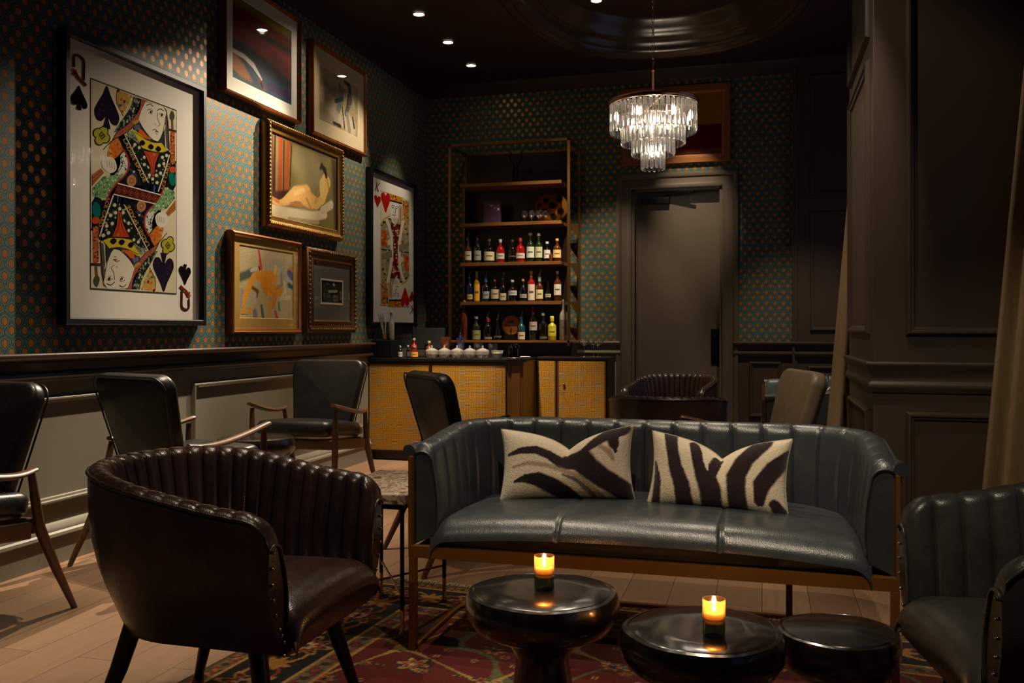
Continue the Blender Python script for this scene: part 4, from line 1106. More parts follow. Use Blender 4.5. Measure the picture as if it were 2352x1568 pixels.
t = thing('spotted_bowl', 'golden bowl with large dark spots propped behind the tasting glasses', 'bowl', (-1.96, 8.47, SZ[3]))
nx = 80
P, UV = [], []
for j in range(41):
    v = -1+2*j/40; row, ur = [], []
    for i in range(nx+1):
        u = -1+2*i/nx; rr = math.sqrt(max(0, 1-v*v)); 
        row.append((.165*u*rr, -.05*math.sqrt(max(0, 1-min(1, (u*rr)**2+v*v)))+.02, .15+.15*v)); ur.append((u*rr*.165, v*.15))
    P.append(row); UV.append(ur)
sp = [([(x, z)], s, '1e0e08', .2) for x, z, s in ((.085, .08, .036), (.02, .02, .036), (.10, -.04, .034), (-.06, -.04, .034), (-.04, .07, .03), (.03, -.09, .032), (-.11, .03, .024))]
o = painted('spotted_face', P, sp, '7c4c18', 'canvas', t, uv=UV, nz=.06)
t = thing('antler_sculpture', 'dark branching sculpture standing on the top shelf', 'sculpture', (-2.30, 8.42, SZ[4]))
b = B(); lathe(b, [(0, 0), (.07, 0), (.06, .012), (.02, .03), (.014, .05), (0, .05)], 20); obj('base', b, 'black_metal', t, smooth=True)
for s, a in ((-1, 0), (1, .4), (-1, 1.2), (1, 2)):
    b = B(); tube(b, catmull([(s*.01, 0, .02), (s*.022, .01*math.cos(a), .10), (s*.015, .02*math.sin(a), .18), (s*.06, .02*math.cos(a), .25), (s*.05, .03*math.sin(a), .31), (s*.085, .02, .335)], 6), [.013-.0003*i for i in range(31)], 8); obj('branch', b, 'black_metal', t, smooth=True)
# ---------------------------------------------------------------- things on the bar counter
CUT = [(0, 0), (.036, 0), (.040, .006), (.056, .035), (.057, .062), (.052, .070), (.050, .062), (.048, .036), (.034, .010), (0, .008)]
LID = [(0, .112), (.008, .108), (.009, .098), (.005, .092), (.02, .086), (.045, .074), (.054, .070), (.050, .068), (.02, .079), (0, .082)]
M['cut_glass'] = thin_glass('cut glass', (.93, .92, .90), 1.0, .12, .22)
m_ = M['cut_glass'].node_tree; _o = [n for n in m_.nodes if n.type == 'OUTPUT_MATERIAL'][0]; _s0 = _o.inputs[0].links[0].from_socket
_t = m_.nodes.new('ShaderNodeBsdfDiffuse'); _t.inputs[0].default_value = (.85, .8, .74, 1); _x = m_.nodes.new('ShaderNodeMixShader'); _x.inputs[0].default_value = .16
m_.links.new(_s0, _x.inputs[1]); m_.links.new(_t.outputs[0], _x.inputs[2]); m_.links.new(_x.outputs[0], _o.inputs[0])
fills = [('amber peel', 'b06a14'), ('pale sugar cubes', 'b89a70'), ('lemon wedges and olives', 'c8a838'), ('clear sugar', 'a09890'), ('red cherries', '7a1810')]
for k, (x, (nm, fc)) in enumerate(zip((-2.745, -2.63, -2.515, -2.40, -2.285), fills)):
    t = thing('cut_glass_jar', 'lidded cut-glass jar holding %s on the bar counter' % nm, 'jar', (x, 7.31, TZ), 0, 'cut-glass garnish jars')
    b = B(); lathe(b, CUT, 10); obj('bowl', b, 'cut_glass', t)
    b = B(); lathe(b, LID, 10); obj('lid', b, 'cut_glass', t)
    b = B(); rs = random.Random(k)
    for q in range(16):
        a, rr = rs.uniform(0, 6.28), rs.uniform(0, .034); bmesh.ops.create_icosphere(b, subdivisions=1, radius=rs.uniform(.009, .014), matrix=Matrix.Translation((rr*math.cos(a), rr*math.sin(a), .020+.036*q/16)))
    f = obj('garnish', b, mat(nm, fc, .5, var=.3, vscale=60), t); f['kind'] = 'stuff'
t = thing('cut_glass_bowl', 'open cut-glass bowl to the right of the lidded jars', 'bowl', (-2.165, 7.34, TZ))
b = B(); lathe(b, [(0, 0), (.034, 0), (.038, .008), (.054, .068), (.051, .068), (.034, .012), (0, .01)], 12); obj('bowl', b, 'cut_glass', t)
b = B(); lathe(b, [(0, .014), (.034, .014), (.044, .045), (.02, .052), (0, .054)], 12); f = obj('sugar', b, mat('pale sugar', 'a8a078', .8), t); f['kind'] = 'stuff'
t = thing('glass_cloche', 'small smoked glass cloche on a wooden base at the right end of the bar', 'cloche', (-2.02, 7.36, TZ))
b = B(); lathe(b, [(.052, .012), (.053, .075), (.046, .105), (.028, .124), (0, .131), (0, .128), (.027, .121), (.044, .103), (.051, .075), (.050, .012)], 28); obj('dome', b, 'smoke_glass', t, smooth=True)
b = B(); lathe(b, [(0, 0), (.058, 0), (.060, .006), (.056, .012), (0, .012)], 28); obj('base', b, 'walnut', t, smooth=True)
b = B(); lathe(b, [(0, .0125), (.03, .0125), (.028, .03), (0, .034)], 16); obj('contents', b, mat('copper tin', '9c5a34', .3, metal=.8), t, smooth=True)
glass('plate', 'small white plate behind the cloche at the end of the bar', 'plate', (-2.00, 7.50, TZ), [(0, 0), (.05, 0), (.085, .012), (.087, .014), (.05, .005), (0, .004)], None, lab('d8d0c0'), 32)
t = thing('garnish_caddy', 'black caddy box at the wall end of the bar counter', 'box', (-3.205, 7.36, TZ))
b = B(); box(b, -.09, .10, -.08, .09, 0, .155); obj('body', b, 'black_plastic', t, bevel=.004)
t = thing('straw_jar', 'glass jar of straws and picks standing on the black caddy', 'jar', (-3.20, 7.36, TZ+.156))
b = B(); lathe(b, [(0, 0), (.038, 0), (.040, .004), (.042, .11), (.040, .11), (.037, .006), (0, .005)], 20); obj('jar', b, 'glass', t, smooth=True)
b = B(); lathe(b, [(0, .006), (.030, .006), (.030, .055), (0, .055)], 16); obj('liquid', b, GLS['gold'], t, smooth=True)
rs = random.Random(5)
for k in range(8):
    a = rs.uniform(2.2, 5.2); q = .04+.03*rs.random(); b = B(); tube(b, [(.012*math.cos(a), .012*math.sin(a), .01), (q*math.cos(a), q*.5*math.sin(a), .19+.05*rs.random())], .0032, 6); obj('straw', b, lab(('8a8478', 'b8b0a4', '4a4440')[k % 3]), t, smooth=True)
bottle('clear bitters bottle with a black pourer on the caddy beside the straw jar', -3.135, 7.34, TZ+.156, .24, .028, 'tall', 'clear', None, '2a2a24', pour=False, name='bitters_bottle')
for x, y, h, R, c, lb, what in ((-3.05, 7.34, .105, .020, 'dark', 'a8a4a0', 'tiny dark dasher bottle right beside the black caddy'), (-2.985, 7.36, .11, .017, 'dark', '3a3a3a', 'narrow dark dasher bottle left of the orange-labelled one'), (-2.915, 7.33, .105, .034, 'amber', 'd88a1c', 'short jar with an orange and yellow label left of the cut-glass jars'), (-2.83, 7.47, .145, .030, 'orange', None, 'small amber bottle with a cork behind the first cut-glass jar'), (-2.985, 7.50, .17, .028, 'red', None, 'small red bottle behind the dasher bottles')):
    bottle(what, x, y, TZ, h, R, 'round', c, lb, 'b0843c' if 'cork' in what else '8a8478', (.10, .50), group='small bottles at the wall end of the bar', name='dasher_bottle')
for k, (x, y, h, R, m, what) in enumerate(((-2.70, 7.53, .18, .042, 'amber_glass', 'tall amber mixing glass behind the first two jars'), (-2.565, 7.55, .175, .04, 'glass', 'clear mixing glass behind the second jar'), (-2.40, 7.56, .13, .045, 'glass', 'clear tumbler behind the third and fourth jars'), (-2.27, 7.56, .125, .045, 'glass', 'clear tumbler behind the fifth jar'))):
    glass('mixing_glass', what, 'glass', (x, y, TZ), [(0, 0), (R*.85, 0), (R*.88, .004), (R, h), (R-.003, h), (R*.8, .012), (0, .01)], 'mixing glasses at the back of the bar', m)
bottle('squat blue bottle with a pourer behind the bar counter', -2.62, 7.70, TZ, .27, .042, 'cone', 'cobalt', None, None, pour=True)
t = thing('till_screen', 'black till screen on the bar in the dark corner', 'screen', (-2.92, 7.68, TZ), .25)
b = B(); box(b, -.15, .15, -.008, .012, .07, .27); b.transform(Matrix.Rotation(math.radians(-15), 4, 'X')); obj('screen', b, 'black_plastic', t, bevel=.006)
b = B(); box(b, -.08, .08, -.06, .07, 0, .012); box(b, -.03, .03, .0, .03, .012, .12); obj('stand', b, 'black_plastic', t, bevel=.004)
CP = [(0, 0), (.032, 0), (.030, .003), (.005, .008), (.0035, .09), (.012, .098), (.044, .118), (.050, .142), (.0485, .142), (.042, .120), (.01, .101), (0, .10)]
for x, y in ((-1.53, 7.93), (-1.46, 8.00), (-1.405, 7.92)):
    glass('coupe_glass', 'stemmed coupe glass in the small group on top of the cane cabinet', 'glass', (x, y, TZ+.004), CP, 'coupe glasses on the cane cabinet')
# ---------------------------------------------------------------- pictures
_s, _c = math.sin(math.radians(15.5)), math.cos(math.radians(15.5))
def wall_pt(px, py, X=-3.27):
    """measurement on the photograph -> (y, z) in metres on the left wall's picture plane"""
    u, v = (px-1176)/2071, (757-py)/2071; t = X/(-_s+u*_c); return (t*(_c+u*_s), 1.13+t*v)
def PJ(ox, oy, sc): return lambda x, y: wall_pt(ox+x/sc, oy+y/sc)
class Art:
    def __init__(s, center): s.L = []; s.c = center; s.pj = None; s.both = True; s.rs = random.Random(4); s.k = 0; s.hold = False
    def raw(s, pts, col):
        if not s.hold: s.k += 1
        s.L.append((pts, col, s.k))
        if s.both: s.L.append(([(2*s.c[0]-a, 2*s.c[1]-b) for a, b in pts], col, s.k))
    def grp(s, on):
        if on: s.k += 1
        s.hold = on
    def poly(s, pts, col, k=0):
        if k: pts = catmull(pts, k, True)
        s.raw([s.pj(*p) for p in pts], col)
    def line(s, pts, w, col, k=4):
        if len(pts) > 2: pts = catmull(pts, k)
        L, R = [], []; s.grp(True)
        for i, p in enumerate(pts):
            a, b = pts[max(i-1, 0)], pts[min(i+1, len(pts)-1)]; dx, dy = b[0]-a[0], b[1]-a[1]; d = math.hypot(dx, dy) or 1
            L.append((p[0]-dy/d*w/2, p[1]+dx/d*w/2)); R.append((p[0]+dy/d*w/2, p[1]-dx/d*w/2))
        for i in range(len(pts)-1): s.poly([L[i], L[i+1], R[i+1], R[i]], col)
        s.grp(False)
    def disc(s, x, y, rx, ry, col, n=14): s.poly([(x+rx*math.cos(2*PI*i/n), y+ry*math.sin(2*PI*i/n)) for i in range(n)], col)
    def scatter(s, poly, n, r, cols):
        s.grp(False); xs = [p[0] for p in poly]; ys = [p[1] for p in poly]; k = 0; tries = 0
        while k < n and tries < 4000:
            tries += 1; x, y = s.rs.uniform(min(xs), max(xs)), s.rs.uniform(min(ys), max(ys)); ins = False
            for (x1, y1), (x2, y2) in zip(poly, poly[1:]+poly[:1]):
                if (y1 > y) != (y2 > y) and x < (x2-x1)*(y-y1)/(y2-y1)+x1: ins = not ins
            if not ins: continue
            if k % 6 == 0: s.hold = False; s.k += 1; s.hold = True
            k += 1; a = s.rs.uniform(0, PI); q = s.rs.uniform(.6, 1.2)*r; e = s.rs.uniform(.35, .9); m = s.rs.randint(4, 7)
            s.poly([(x+q*math.cos(a+2*PI*i/m)*(1 if i % 2 else e), y+q*math.sin(a+2*PI*i/m)) for i in range(m)], s.rs.choice(cols))
        s.hold = False
    def text(s, txt, a, b, hgt, col):
        """letters along a->b in drawing coordinates"""
        me = text_mesh(txt, 1.0); xs = [v.co.x for v in me.vertices]; x0, x1 = min(xs), max(xs); s.grp(True)
        dx, dy = b[0]-a[0], b[1]-a[1]; d = math.hypot(dx, dy); nx, ny = dy/d, -dx/d
        for p in me.polygons:
            pts = []
            for i in p.vertices:
                v = me.vertices[i].co; t = (v.x-x0)/(x1-x0); q = v.y*hgt*1.35
                pts.append((a[0]+dx*t+nx*q, a[1]+dy*t+ny*q))
            s.poly(pts, col)
        bpy.data.meshes.remove(me); s.grp(False)
    def build(s, name, x0, parent, org):
        b = B(); cl = b.loops.layers.float_color.new('Col')
        for pts, col, k in s.L:
            c = (*hx(col), 1)
            try: f = b.faces.new([b.verts.new((x0+k*5e-6-org[0], y-org[1], z-org[2])) for y, z in pts])
            except ValueError: continue
            for l in f.loops: l[cl] = c
        me = bpy.data.meshes.new(name); 
        bmesh.ops.triangulate(b, faces=[f for f in b.faces if len(f.verts) > 4]); b.to_mesh(me); b.free(); me.materials.append(M['art'])
        o = bpy.data.objects.new(name, me); return link(o, parent)
def rect(y0, y1, z0, z1): return [(y0, z0), (y1, z0), (y1, z1), (y0, z1)]
def picture(label, y0, y1, z0, z1, prof, fm, mat_w=0, matm=None, depth=.05, glass=True, recess=.012, name='framed_picture', lip=None, beads=None):
    """prof: (inset, rise above the wall) of the moulding"""
    org = (XL, (y0+y1)/2, z0); t = thing(name, label, 'picture', org)
    L = lambda y0_, y1_, z0_, z1_, xx: [(xx, y-org[1], z-org[2]) for y, z in rect(y0_, y1_, z0_, z1_)]
    b = B(); loft(b, [L(y0+o, y1-o, z0+o, z1-o, p) for o, p in [(0, .004)]+prof], True, False, False); fr = obj('frame', b, fm, t, smooth=True)
    if beads:
        b = B(); o, p, rad, st, m2 = beads
        for (ya, za), (yb_, zb) in zip(rect(y0+o, y1-o, z0+o, z1-o), rect(y0+o, y1-o, z0+o, z1-o)[1:]+rect(y0+o, y1-o, z0+o, z1-o)[:1]):
            n = int(math.dist((ya, za), (yb_, zb))/st)
            for k in range(n):
                q = (k+.5)/n; bmesh.ops.create_icosphere(b, subdivisions=1, radius=rad, matrix=Matrix.Translation((p, ya+(yb_-ya)*q-org[1], za+(zb-za)*q-org[2])) @ Matrix.Diagonal((.7, 1, 1, 1)))
        g = obj('carved_beading', b, m2, fr, smooth='all'); g['label'] = 'carved gilt beading'
    iw = prof[-1][0]; xb = depth-recess
    b = B(); b.faces.new([b.verts.new(p) for p in L(y0+iw-.004, y1-iw+.004, z0+iw-.004, z1-iw+.004, .006)])
    box(b, 0, .006, y0+.01-org[1], y1-.01-org[1], .01, z1-z0-.01); obj('backing_board', b, 'black_frame', t)
    inn = (y0+iw, y1-iw, z0+iw, z1-iw)
    if matm:
        w = mat_w if isinstance(mat_w, tuple) else (mat_w,)*4
        a = (inn[0]+w[0], inn[1]-w[1], inn[2]+w[2], inn[3]-w[3])
        b = B(); e = .004
        loft(b, [L(inn[0]-.004, inn[1]+.004, inn[2]-.004, inn[3]+.004, xb), L(*a, xb), L(a[0]+e, a[1]-e, a[2]+e, a[3]-e, xb-.003)], True, False, False); obj('mat_board', b, matm, t)
        inn = a
    if glass:
        b = B(); g = inn if not matm else (y0+iw, y1-iw, z0+iw, z1-iw); box(b, xb+.006, xb+.008, g[0]-org[1], g[1]-org[1], g[2]-org[2], g[3]-org[2]); obj('glass_pane', b, 'pane', t)
    return t, org, inn, xb
FLATP = lambda w, d: [(0, d-.004), (.004, d), (w-.006, d), (w-.001, d-.006), (w, d-.028)]
# queen of spades
t, org, inn, xb = picture('tall black-framed picture of a queen of spades playing card', 3.645, 4.80, 1.155, 2.605, FLATP(.035, .058), 'black_frame', depth=.058, recess=.026, name='queen_of_spades_picture')
b = B(); b.faces.new([b.verts.new((xb-.001, y-org[1], z-org[2])) for y, z in rect(*inn)]); obj('white_ground', b, 'white_mat', t)
qc = (4.192, 1.873); A = Art(qc); A.both = False
A.raw(rect(3.846-.004, 4.538+.004, 1.340-.004, 2.406+.004), '4a463a'); A.raw(rect(3.846, 4.538, 1.343, 2.403), 'cfc6a4'); A.both = True
A.pj = PJ(210, 180, 6.03)
K = '14130f'
body = [(300, 900), (380, 830), (470, 790), (700, 900), (1110, 1000), (1205, 1150), (1205, 1480), (1100, 1700), (300, 1700), (540, 1250), (540, 1080), (420, 900)]
A.poly(body, '1a1c24'); A.scatter([(430, 900), (560, 1100), (700, 1450), (560, 1420), (540, 1100)], 14, 26, ['343a4a', '23283a', '4a5060'])
dec = [(395, 150), (605, 235), (480, 520), (380, 340)]
A.poly(dec, 'b8954a'); A.scatter(dec, 16, 26, ['6a2018', '8a8070', 'b05a20', 'c8b080', '4a3a3a'])
A.line([(395, 150), (385, 300), (430, 420), (480, 520)], 12, '6a3a2a')
A.line([(600, 300), (480, 500)], 26, 'c8b060')
veil = [(620, 245), (725, 280), (700, 420), (620, 540), (520, 650), (400, 740), (350, 740), (440, 600), (540, 460), (600, 340)]
A.poly(veil, '252a26'); A.scatter(veil, 60, 17, ['a8ad98', '5a6a58', '8a8f80', '101210', '70806a'])
sal = [(725, 280), (810, 305), (770, 420), (700, 550), (620, 660), (500, 760), (330, 850), (400, 735), (520, 650), (620, 545), (700, 425)]
A.poly(sal, '9c5240'); A.scatter(sal, 20, 14, ['b07058', '8a4434', 'a8684c'])
A.line([(725, 280), (700, 425), (620, 545), (520, 650), (400, 735), (330, 850)], 9, K); A.line([(640, 650), (500, 765), (340, 850), (200, 985)], 12, K)
A.poly([(1040, 390), (1080, 440), (1105, 600), (1125, 1000), (1075, 960), (1050, 620)], '5a4c46'); A.line([(1060, 640), (1045, 760), (1045, 910)], 12, 'c8c8b8'); A.line([(1045, 400), (1085, 560), (1100, 800), (1110, 1000)], 9, K)
A.poly([(610, 650), (690, 590), (850, 830), (960, 870), (1050, 700), (1060, 960), (850, 900), (700, 860), (620, 740)], '2b3237')
A.poly([(690, 690), (740, 710), (800, 780), (860, 850), (790, 830), (700, 780)], 'cf5a26'); A.poly([(620, 660), (700, 630), (720, 690), (650, 720)], '5c5f7c'); A.poly([(600, 600), (680, 570), (690, 610), (640, 640)], 'b08a30')
A.poly([(790, 310), (900, 345), (1040, 400), (1072, 470), (1060, 600), (1030, 720), (985, 840), (950, 870), (900, 850), (800, 740), (710, 620), (690, 570), (730, 440)], 'd8cfba')
A.line([(690, 570), (760, 700), (840, 800), (905, 865), (960, 880)], 8, K); A.line([(960, 880), (1010, 790), (1045, 660), (1065, 520)], 7, '35322c')
for p, w in (([(800, 372), (845, 352), (890, 385)], 11), ([(945, 445), (990, 418), (1040, 450)], 11), ([(815, 440), (850, 420), (890, 455)], 7), ([(830, 470), (862, 490), (892, 485)], 5), ([(970, 500), (1003, 478), (1040, 505)], 7), ([(985, 525), (1010, 535), (1035, 525)], 5), ([(948, 470), (956, 560), (982, 625), (976, 652), (950, 662)], 7), ([(920, 620), (925, 650)], 5), ([(882, 712), (918, 700), (935, 715), (966, 742)], 9), ([(922, 752), (940, 772), (955, 762)], 6), ([(885, 345), (780, 310)], 5)): A.line(p, w, K)
A.disc(862, 462, 17, 19, K); A.disc(1010, 505, 15, 18, K); A.disc(866, 460, 5, 6, 'c8c0b0'); A.poly([(905, 718), (935, 722), (960, 745), (930, 742)], '8a4a40')
gl = [(520, 740), (600, 720), (700, 860), (690, 960), (620, 900), (540, 790)]
pan = [(500, 770), (640, 860), (760, 970), (1080, 1010), (1118, 1060), (1040, 1330), (960, 1568), (930, 1480), (830, 1450), (700, 1190)]
A.poly(gl, '7c8468'); A.scatter(gl, 12, 18, ['a8a888', '50583c'])
A.poly(pan, '1c211b'); A.scatter(pan, 70, 15, ['50604c', '8c9278', '2c3a2e', 'a0a488'])
for x, y in ((700, 955), (770, 1090), (770, 1190), (835, 1225), (840, 1335), (885, 1390), (975, 1205), (1020, 1090), (1078, 1065), (935, 1340), (995, 1310), (640, 915), (1040, 1180), (945, 1440)): A.disc(x, y, 21, 24, 'c9bf9c')
A.poly([(760, 1000), (975, 1035), (920, 1180), (900, 1380), (870, 1330), (845, 1200), (790, 1060)], 'b34424'); A.line([(790, 1020), (850, 1130), (885, 1330)], 7, '5c1a14'); A.line([(960, 1045), (900, 1140), (890, 1330)], 7, '5c1a14'); A.disc(905, 1050, 18, 20, 'a07050')
A.poly([(600, 700), (650, 720), (790, 840), (900, 885), (1010, 890), (1060, 970), (1090, 1000), (1010, 1025), (860, 1000), (740, 960), (700, 880)], 'c6b02e'); A.line([(740, 965), (860, 1002), (1010, 1027), (1090, 1000)], 8, K); A.line([(640, 740), (790, 842), (900, 885), (1010, 888)], 7, K)
for x, y in ((742, 890), (860, 945), (962, 975)): A.poly([(x, y-42), (x+42, y+4), (x, y+40), (x-42, y+2)], '1b1420', 3)
A.poly([(420, 800), (500, 765), (830, 1450), (755, 1465)], '14130e'); A.line([(498, 768), (830, 1450)], 13, 'd2c4b0'); A.line([(1118, 1055), (1050, 1300), (962, 1568)], 15, 'd2c4b0')
A.text('LADIES SPADE', (492, 838), (778, 1430), 48, 'c9a24c')
A.poly([(1130, 1100), (1215, 1150), (1080, 1490), (1010, 1568), (975, 1568)], '14130e'); A.text('ACE CARD', (1018, 1548), (1118, 1180), 40, 'c9954c')
A.poly([(740, 1450), (830, 1440), (850, 1580), (735, 1570)], '0f161e'); A.poly([(865, 1455), (960, 1470), (945, 1620), (855, 1600)], '10161f'); A.line([(910, 1480), (905, 1590)], 12, '5a6a8a')
A.disc(595, 1415, 66, 82, 'a9754c', 20); A.disc(595, 1415, 36, 46, '8c5a3c', 16); A.disc(595, 1415, 14, 18, 'b88a60'); A.disc(627, 1290, 14, 16, 'c8c0b0')
A.line([(1152, 560), (1160, 700)], 30, '6c4f40'); A.poly([(1150, 440), (1185, 500), (1180, 560), (1150, 585), (1122, 550), (1122, 500)], '4c4a34', 3); A.line([(1108, 705), (1212, 735)], 34, '4a2c22')
sc = [(1130, 740), (1190, 740), (1195, 1180), (1130, 1180)]; A.poly(sc, 'a55630'); A.scatter(sc, 40, 12, ['5a2416', 'c87844', '3c1a12'])
A.disc(1162, 1262, 46, 46, 'b8452c'); A.poly([(1110, 1320), (1160, 1300), (1200, 1360), (1200, 1440), (1160, 1490), (1115, 1430)], '0c6558', 3)
A.poly([(300, 890), (400, 815), (440, 880), (480, 990), (400, 1080), (320, 1140), (255, 1060)], 'c46e2a'); A.scatter([(300, 890), (400, 815), (480, 990), (320, 1130), (255, 1050)], 22, 20, ['d88838', 'a84a20', 'd8a040', 'c05028'])
slv = [(440, 1050), (500, 1000), (545, 1150), (530, 1300), (400, 1440), (300, 1370), (400, 1290), (440, 1180)]
A.poly(slv, 'c3c6b8'); A.scatter(slv, 40, 13, [K, '3a4038', 'e0e0d4']); A.line([(430, 1080), (470, 1180), (400, 1300), (290, 1365)], 8, K)
grn = [(60, 1510), (210, 1350), (430, 1330), (500, 1300), (400, 1440), (290, 1568), (240, 1690), (60, 1620)]
A.poly(grn, '6f9664'); A.scatter(grn, 70, 17, ['9cb88a', '4c7048', 'b8c8a4', '3c5c3c'])
A.line([(480, 975), (548, 1120), (532, 1290), (400, 1440), (300, 1568), (245, 1700)], 24, '9c3226')
A.poly([(200, 1110), (300, 1080), (370, 1140), (385, 1260), (300, 1310), (210, 1250), (180, 1170)], 'd6cfbe', 4)
for k in range(4): A.line([(250+k*34, 1140+k*8), (262+k*33, 1230+k*12)], 5, '4a463c')
A.poly([(48, 1330), (170, 1240), (215, 1300), (50, 1490)], 'a2643a'); A.line([(50, 1380), (190, 1270)], 8, '5a2c1c'); A.line([(50, 1440), (205, 1300)], 6, '5a2c1c')
for a in range(4): A.disc(180+62*math.cos(a*PI/2+.5), 790+75*math.sin(a*PI/2+.5), 68, 74, '2a2a16')
for a in range(4): A.disc(180+58*math.cos(a*PI/2+.5), 790+70*math.sin(a*PI/2+.5), 56, 62, 'a9a134')
A.disc(180, 790, 60, 60, 'a9a134'); A.poly([(180, 728), (232, 795), (185, 850), (138, 780)], '2c2a18'); A.poly([(180, 752), (212, 795), (184, 828), (155, 782)], 'a9a134'); A.disc(182, 790, 14, 16, '2c2a18')
def spade(A, tx, ty, w, h, skew, col, stem=True):
    pts = [(0, 0), (.16, .22), (.40, .50), (.50, .68), (.40, .86), (.20, .86), (.06, .74), (-.06, .74), (-.20, .86), (-.40, .86), (-.50, .68), (-.40, .50), (-.16, .22)]
    A.poly([(tx+x*w, ty+y*h+skew*x*w) for x, y in catmull(pts, 3, True)], col)
    if stem: A.poly([(tx+x*w, ty+y*h+skew*x*w) for x, y in ((-.03, .70), (.03, .70), (.15, 1.0), (-.15, 1.0))], col)
spade(A, 253, 98, 345, 590, .30, '231a2c'); A.scatter([(120, 400), (230, 300), (250, 500), (150, 540)], 8, 22, ['3a2444', '30203c'])
A.pj = PJ(0, 0, 1); P4 = [(277, 420.5), (375, 447), (363.6, 468), (267, 445.5)]
A.both = False
A.poly(P4, '4a2420')
for k in range(7):
    f = (k+.5)/7; x, y = 272+(369.5-272)*f, 433+(457.5-433)*f
    A.poly([(x-6, y-1.5), (x, y-9), (x+6, y+1.5), (x, y+9)], '8c3c2a'); A.poly([(x-4.3, y-1), (x, y-6.5), (x+4.3, y+1), (x, y+6.5)], '3c1a18'); A.disc(x, y, 1.6, 2.6, 'a85038', 8)
A.line([P4[0], P4[1]], 2.6, 'dcd0c0'); A.line([P4[3], P4[2]], 2.4, 'dcd0c0')
A.both = True
A.pj = PJ(150, 80, 8.71); A.line([(232, 640), (228, 520), (240, 410), (330, 415), (425, 520), (428, 720), (425, 910)], 50, '4a1e14', 6); A.line([(190, 690), (250, 720), (300, 830), (390, 920), (475, 1015)], 62, '6a2c18', 5)
A.scatter([(180, 680), (260, 690), (370, 880), (300, 900), (210, 780)], 14, 24, ['9c4a20', '7c3018', 'b06a30', '3c1a14'])
spade(A, 335, 1010, 330, 480, .42, '12100f')
A.build('card_artwork', org[0]+xb+.0002, t, org)
# king of hearts
t, org, inn, xb = picture('black-framed picture of a king of hearts playing card in the left back corner', 7.215, 8.285, 1.165, 2.545, FLATP(.035, .058), 'black_frame', depth=.058, recess=.026, name='king_of_hearts_picture')
b = B(); b.faces.new([b.verts.new((xb-.001, y-org[1], z-org[2])) for y, z in rect(*inn)]); obj('white_ground', b, 'white_mat', t)
A = Art((7.80, 1.862)); A.both = False; A.raw(rect(7.459, 8.142, 1.348, 2.377), '8a7c60'); A.raw(rect(7.463, 8.138, 1.352, 2.373), 'd8cba8'); A.both = True
A.pj = PJ(840, 380, 4.1286)
RD = 'b01c14'
def heart(tx, ty, w, h, sk, col):
    pts = [(0, .16), (.14, .02), (.34, .0), (.50, .16), (.46, .40), (.22, .72), (0, 1), (-.22, .72), (-.46, .40), (-.50, .16), (-.34, .0), (-.14, .02)]
    A.poly([(tx+x*w, ty+y*h+sk*x*w) for x, y in catmull(pts, 3, True)], col)
robe = [(165, 560), (215, 500), (300, 540), (370, 500), (424, 560), (424, 830), (165, 800)]
A.poly(robe, '8f8768'); A.scatter(robe, 70, 12, ['b8b090', '5a5440', 'a89868', '3a3428', 'c0a060'])
A.poly([(365, 325), (425, 345), (424, 560), (375, 510)], 'b0763a'); A.scatter([(365, 325), (425, 345), (424, 560), (375, 510)], 26, 12, ['8a8a60', 'c05a28', 'd0b060', '4a3a2a'])
A.line([(165, 560), (190, 510), (245, 480)], 12, 'b89430'); A.line([(370, 500), (400, 540), (424, 590)], 12, 'b89430')
A.poly([(165, 610), (215, 620), (220, 770), (165, 760)], 'b8501e'); A.scatter([(165, 610), (215, 620), (220, 770), (165, 760)], 14, 12, ['d87830', '7a2c14', 'd0a050'])
A.poly([(255, 540), (350, 560), (330, 800), (265, 800)], '5c1a14'); A.scatter([(265, 560), (340, 580), (325, 790), (275, 790)], 26, 11, ['b02818', '1c1410', 'c83828', 'c8b088'])
A.line([(215, 505), (245, 600), (262, 700), (262, 860)], 26, 'd6ccb4'); A.line([(372, 520), (350, 640), (335, 760), (335, 860)], 26, 'd6ccb4')
A.poly([(165, 840), (265, 800), (270, 870), (165, 900)], '7c7660')
A.poly([(250, 345), (335, 368), (330, 480), (300, 560), (262, 520), (250, 440)], 'd8d2c4', 3); A.poly([(330, 370), (372, 392), (365, 520), (325, 545)], 'b49a80'); A.line([(345, 400), (348, 520)], 6, '7a6450'); A.poly([(262, 490), (322, 500), (302, 570)], 'c2b49c')
for p, w in (([(262, 385), (275, 376), (290, 388)], 5), ([(300, 392), (314, 386), (326, 398)], 5), ([(296, 395), (300, 440), (288, 452)], 4), ([(268, 465), (290, 472), (305, 470)], 5)): A.line(p, w, '2a2420')
A.disc(276, 400, 7, 6, '3a3c4a'); A.disc(312, 408, 7, 6, '3a3c4a')
A.poly([(246, 265), (370, 305), (360, 362), (246, 338)], 'b8841e'); A.scatter([(250, 275), (365, 308), (358, 340), (250, 320)], 12, 9, [RD, 'd8b040', '6a2c10']); A.line([(246, 330), (362, 360)], 16, '2a2038')
A.disc(252, 725, 28, 30, 'd4c8b0'); A.disc(200, 800, 0.1, 0.1, K)
heart(206, 258, 86, 190, .22, RD); heart(130, 285, 62, 110, .3, '9c2018'); A.text('K', (112, 203), (150, 212), 90, '8a2018')
A.build('card_artwork', org[0]+xb+.0002, t, org)
